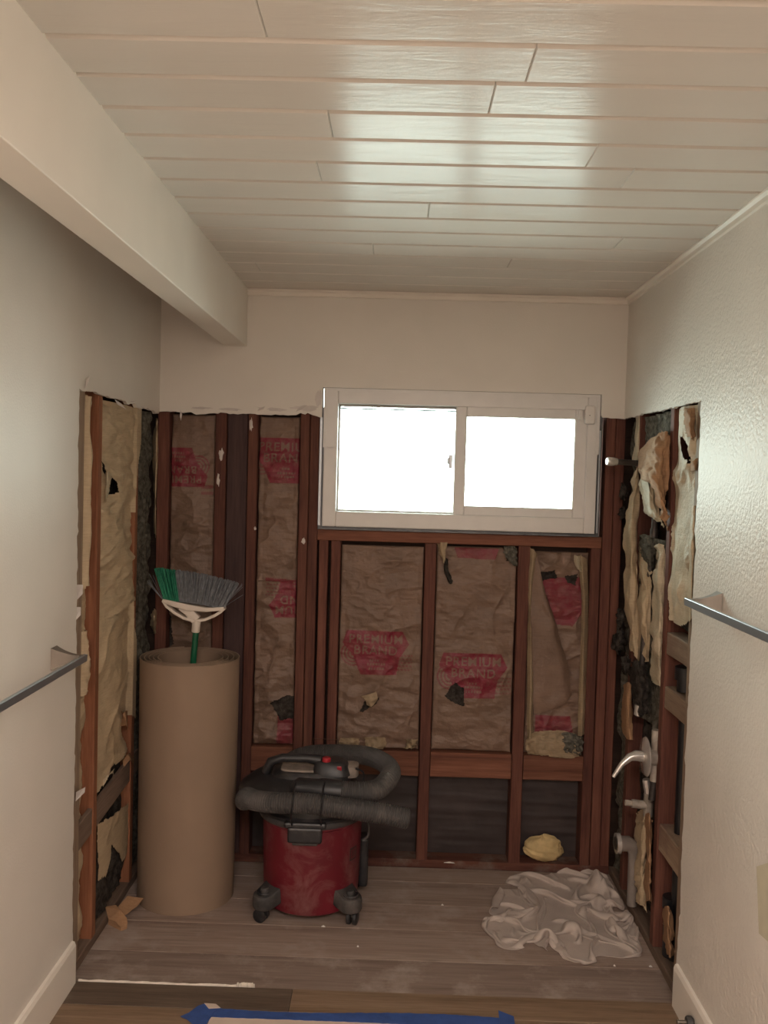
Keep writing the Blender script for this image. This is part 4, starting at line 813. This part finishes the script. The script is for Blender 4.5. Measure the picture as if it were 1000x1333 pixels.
for a_ in (-138, -42, 42, 138): caster(math.radians(a_), vac)
MB().box(VX+.19, VX+.225, VY+.02, VY+.10, Z0+.06, Z0+.26).build('accessory_holder', 'vac_black', vac, bev=.01)

# ================================================================== DROP CLOTH
def drop_cloth():
    n, m = 86, 76; sp = .0108; rng_ = np.random.RandomState(5)
    out = [fl(*p) for p in ((627, 1207), (640, 1185), (655, 1158), (668, 1140), (720, 1137), (790, 1139), (822, 1165), (836, 1190), (838, 1225), (836, 1246), (790, 1248), (762, 1257), (735, 1250), (705, 1235), (690, 1232), (650, 1244), (645, 1225))]
    O = [(min(float(p[0]), .985), min(float(p[1]), .0)) for p in out]; cx, cy = .74, -.38
    ang = np.array([math.atan2(p[1]-cy, p[0]-cx) for p in O]); rd = np.array([math.hypot(p[0]-cx, p[1]-cy) for p in O]); o_ = np.argsort(ang); ang, rd = ang[o_], rd[o_]
    ang = np.concatenate([ang-2*PI, ang, ang+2*PI]); rd = np.concatenate([rd, rd, rd])
    R_ = lambda a: np.interp(a, ang, rd)
    u, v = np.meshgrid(np.linspace(-1, 1, n), np.linspace(-1, 1, m)); r = np.maximum(np.abs(u), np.abs(v)); a = np.arctan2(v, u)+.35
    rr_ = r*(.98); x = cx+rr_*R_(np.arctan2(np.sin(a), np.cos(a)))*np.cos(a); y = cy+rr_*R_(np.arctan2(np.sin(a), np.cos(a)))*np.sin(a)
    x += .03*fbm(u*4, v*4, 3, 3)*(1-r); y += .03*fbm(u*4, v*4, 7, 3)*(1-r)
    z = .03 + .10*(1-r)**.6*(.6+fbm(u*3, v*3, 11, 4)) + .001*rng_.rand(m, n)
    P = np.stack([x, y, z], -1); Q = P.copy()
    cons = []
    def add(di, dj, k, stiff):
        A = np.s_[max(0, -di):m-max(0, di), max(0, -dj):n-max(0, dj)]; B = np.s_[max(0, di):m+min(0, di) or m, max(0, dj):n+min(0, dj) or n]
        I = np.arange(m*n).reshape(m, n); ia, ib = I[A].ravel(), I[B].ravel(); c_ = (ia//n*3+ia % n) % 1
        cons.append((ia, ib, k*sp, stiff))
    add(0, 1, 1, 1); add(1, 0, 1, 1); add(1, 1, 2**.5, .6); add(1, -1, 2**.5, .6); add(0, 3, 2.85, .19); add(3, 0, 2.85, .19); add(0, 6, 5.3, .12); add(6, 0, 5.3, .12)
    P = P.reshape(-1, 3); Q = P.copy(); cnt = np.zeros(len(P))
    for it in range(260):
        vel = (P-Q)*.90; vel[:, 2] -= .00035; Q = P.copy(); P = P+vel
        for k in range(2):
            for ia, ib, L0, sf in cons:
                d = P[ib]-P[ia]; l = np.linalg.norm(d, axis=1)+1e-9; e_ = (l-L0)/l*.5*sf
                if sf < .2: e_ = np.minimum(e_, 0)     # bending only pushes apart
                cr = d*e_[:, None]*.45
                for q_ in range(3):
                    P[:, q_] += np.bincount(ia, cr[:, q_], len(P)) - np.bincount(ib, cr[:, q_], len(P))
        dx, dy = P[:, 0]-cx, P[:, 1]-cy; aa = np.arctan2(dy, dx); ra = np.hypot(dx, dy); lim = R_(aa); k_ = np.minimum(1, lim/np.maximum(ra, 1e-6)); P[:, 0] = cx+dx*k_; P[:, 1] = cy+dy*k_
        # soft roof so the pile stays low; floor with friction
        roof = .035+.095*np.clip(1-(ra/lim), 0, 1)**.5; P[:, 2] = np.where(P[:, 2] > roof, roof+(P[:, 2]-roof)*.7, P[:, 2])
        low_ = P[:, 2] < .003; P[low_, 2] = .003; P[low_, :2] = Q[low_, :2]+.3*(P[low_, :2]-Q[low_, :2])
    P[:, 2] += ZSUB; P[:, 2] += .065*np.exp(-(np.hypot((P[:, 0]-.925)*1.1, (P[:, 1]+.13)*.7)/.036)**4); P = P.reshape(m, n, 3)
    return P
P = drop_cloth()
dc = grid('drop_cloth', P[..., 0], P[..., 1], P[..., 2], 'cloth', None); tag(dc, 'crumpled beige canvas drop cloth on the subfloor at right', 'cloth')
sub_ = dc.modifiers.new('smooth', 'SUBSURF'); sub_.levels = 2; sub_.render_levels = 2
sol = dc.modifiers.new('thickness', 'SOLIDIFY'); sol.thickness = .0012; sol.offset = 1

# ================================================================== SPRAY FOAM LUMP, LITTER
c = bk(706, 1111, .052); u, v = np.meshgrid(np.linspace(0, 2*PI, 72), np.linspace(0.02, PI-.02, 44))
q = 1+.24*fbm(u*1.2+3*np.cos(v), v*1.6, 8, 3)*np.sin(v)+.10*fbm(np.cos(u)*4+7, np.sin(u)*4+v*3, 4, 3)
zz = .057*q*np.cos(v)*(1+.12*np.cos(u)); zz = np.maximum(zz, -.050)
fo = grid('foam_lump', c[0]+.086*q*np.sin(v)*np.cos(u), .060+.040*q*np.sin(v)*np.sin(u), ZP+.051+zz, 'foam', None); tag(fo, 'yellow rounded lump of spray foam on the sole plate', 'foam')
def litter(name, px, py, ctrl, label, mat, Z=ZSUB, seed=0, n_=22, amp=.006):
    c_ = fl(px, py, Z); o_ = patch(name, [[(c_[0]+a*1.0, c_[1]+b, Z+h) for a, b, h in r_] for r_ in ctrl], mat, None, n_, amp, 20, seed, .02); return tag(o_, label, 'paper scrap', 'torn kraft paper scraps on the floor')
def folded(name, pts, faces, label, thick=.0012):
    o_ = mesh(name, [bk(px, py, Y) for px, py, Y in pts], faces, 'kraft_o'); md = o_.modifiers.new('thickness', 'SOLIDIFY'); md.thickness = thick; md.offset = 1
    return tag(o_, label, 'paper scrap', 'torn kraft paper scraps on the floor')
folded('paper_scrap', [(137, 1180, -.53), (151, 1178, -.56), (158, 1186, -.57), (165, 1195, -.56), (150, 1199, -.58), (141, 1196, -.57), (141, 1205, -.56), (149, 1212, -.585), (158, 1208, -.60), (166, 1201, -.575), (164, 1222, -.60), (150, 1225, -.605), (147, 1214, -.59)], [(0, 1, 2, 5), (2, 3, 4, 5), (4, 3, 9, 8), (5, 4, 8, 7, 6), (8, 9, 10, 11), (7, 8, 11, 12)], 'folded light brown paper scrap on floor in front of left wall')
folded('paper_scrap', [(154, 1180, -.50), (166, 1166, -.46), (176, 1168, -.47), (187, 1169, -.47), (180, 1178, -.50), (170, 1186, -.52), (162, 1192, -.53)], [(0, 1, 2, 5), (2, 3, 4, 5), (0, 5, 6)], 'brown torn paper scrap leaning against the paper roll base')
for k, (px, py, sx, Z) in enumerate(((421, 1206, .016, ZSUB), (576, 1178, .010, ZSUB), (585, 1123, .05, ZP), (847, 1258, .012, ZSUB), (800, 1257, .008, ZSUB), (466, 1232, .008, ZSUB))):
    c_ = fl(px, py, Z); s_ = sx/2
    o = MB().add([(c_[0]-s_, c_[1]-.004, Z), (c_[0]+s_, c_[1]-.006, Z), (c_[0]+s_*.8, c_[1]+.005, Z), (c_[0]-s_*.9, c_[1]+.003, Z), (c_[0], c_[1], Z+.005)], [(0, 3, 2, 1), (0, 1, 4), (1, 2, 4), (2, 3, 4), (3, 0, 4)]).build('plaster_chip', 'pl_white')
    tag(o, ['tiny white plaster chip in front of the vacuum', 'tiny white chip on the second floor board', 'white sliver lying on the sole plate under the window', 'white chip at the foot of the right wall', 'white chip in front of the drop cloth', 'white chip right of the vacuum caster'][k], 'debris', 'plaster chips on the floor')
wp = [bk(407, 966, .0), bk(408, 961, -.012), bk(440, 963, -.015), bk(441, 968, .0)]
wi = MB().tube([bk(407, 974, FB-.003), *wp, bk(441, 974, FB-.003)], .0016, 6).build('wire_staple', 'wire'); tag(wi, 'thin bent wire on the studs behind the vacuum', 'wire')

# ================================================================== FLOOR PAPER AND TAPE
tl = fl(255, 1316, .001); tr = fl(672, 1325, .001); ty = float(fl(420, 1318, 0)[1]); tb = float(fl(420, 1330, 0)[1])
x0, x1 = -.53, .43
pp = MB().box(x0+.02, x1+.3, -2.3, tb+.012, .0004, .0016).build('floor_paper', 'paper_w'); tag(pp, 'pale protective paper taped to the floor in front', 'paper')
rng = random.Random(9); n_ = 70; top = [(x0+(x1-x0)*i/n_, ty+rng.uniform(-.0015, .0015)-.01*math.sin(i*.09)) for i in range(n_+1)]; bot = [(x, tb+rng.uniform(-.001, .001)) for x, _ in top[::-1]]
tp = slab('masking_tape', top+bot, lambda p_, d: (p_[0], p_[1], .0030-d), .0012, 'tape'); tag(tp, 'long strip of blue masking tape along the paper edge', 'tape', 'blue masking tape on the floor')
def tapepiece(px_poly, label, z=.0045):
    P_ = [fl(px, py, z)[:2] for px, py in px_poly]; o_ = slab('masking_tape', [(float(a), float(b)) for a, b in P_], lambda p_, d: (p_[0], p_[1], z-d), .0012, 'tape'); return tag(o_, label, 'tape', 'blue masking tape on the floor')
tapepiece([(235, 1323), (246, 1318), (258, 1309), (268, 1306), (282, 1313), (276, 1322), (268, 1334), (262, 1345), (248, 1345), (252, 1334), (244, 1327)], 'ragged torn blue tape end at the paper corner left')
tapepiece([(649, 1315), (656, 1318), (669, 1323), (672, 1345), (652, 1345)], 'short upright blue tape piece at the strip right end')
c_ = [fl(px, py, .0052) for px, py in ((266, 1306), (281, 1307), (287, 1312), (272, 1313))]
o = slab('paper_chip', [(float(a[0]), float(a[1])) for a in c_], lambda p_, d: (p_[0], p_[1], .006-d), .0012, 'paper_w'); tag(o, 'small white paper chip stuck on the torn tape end', 'debris')
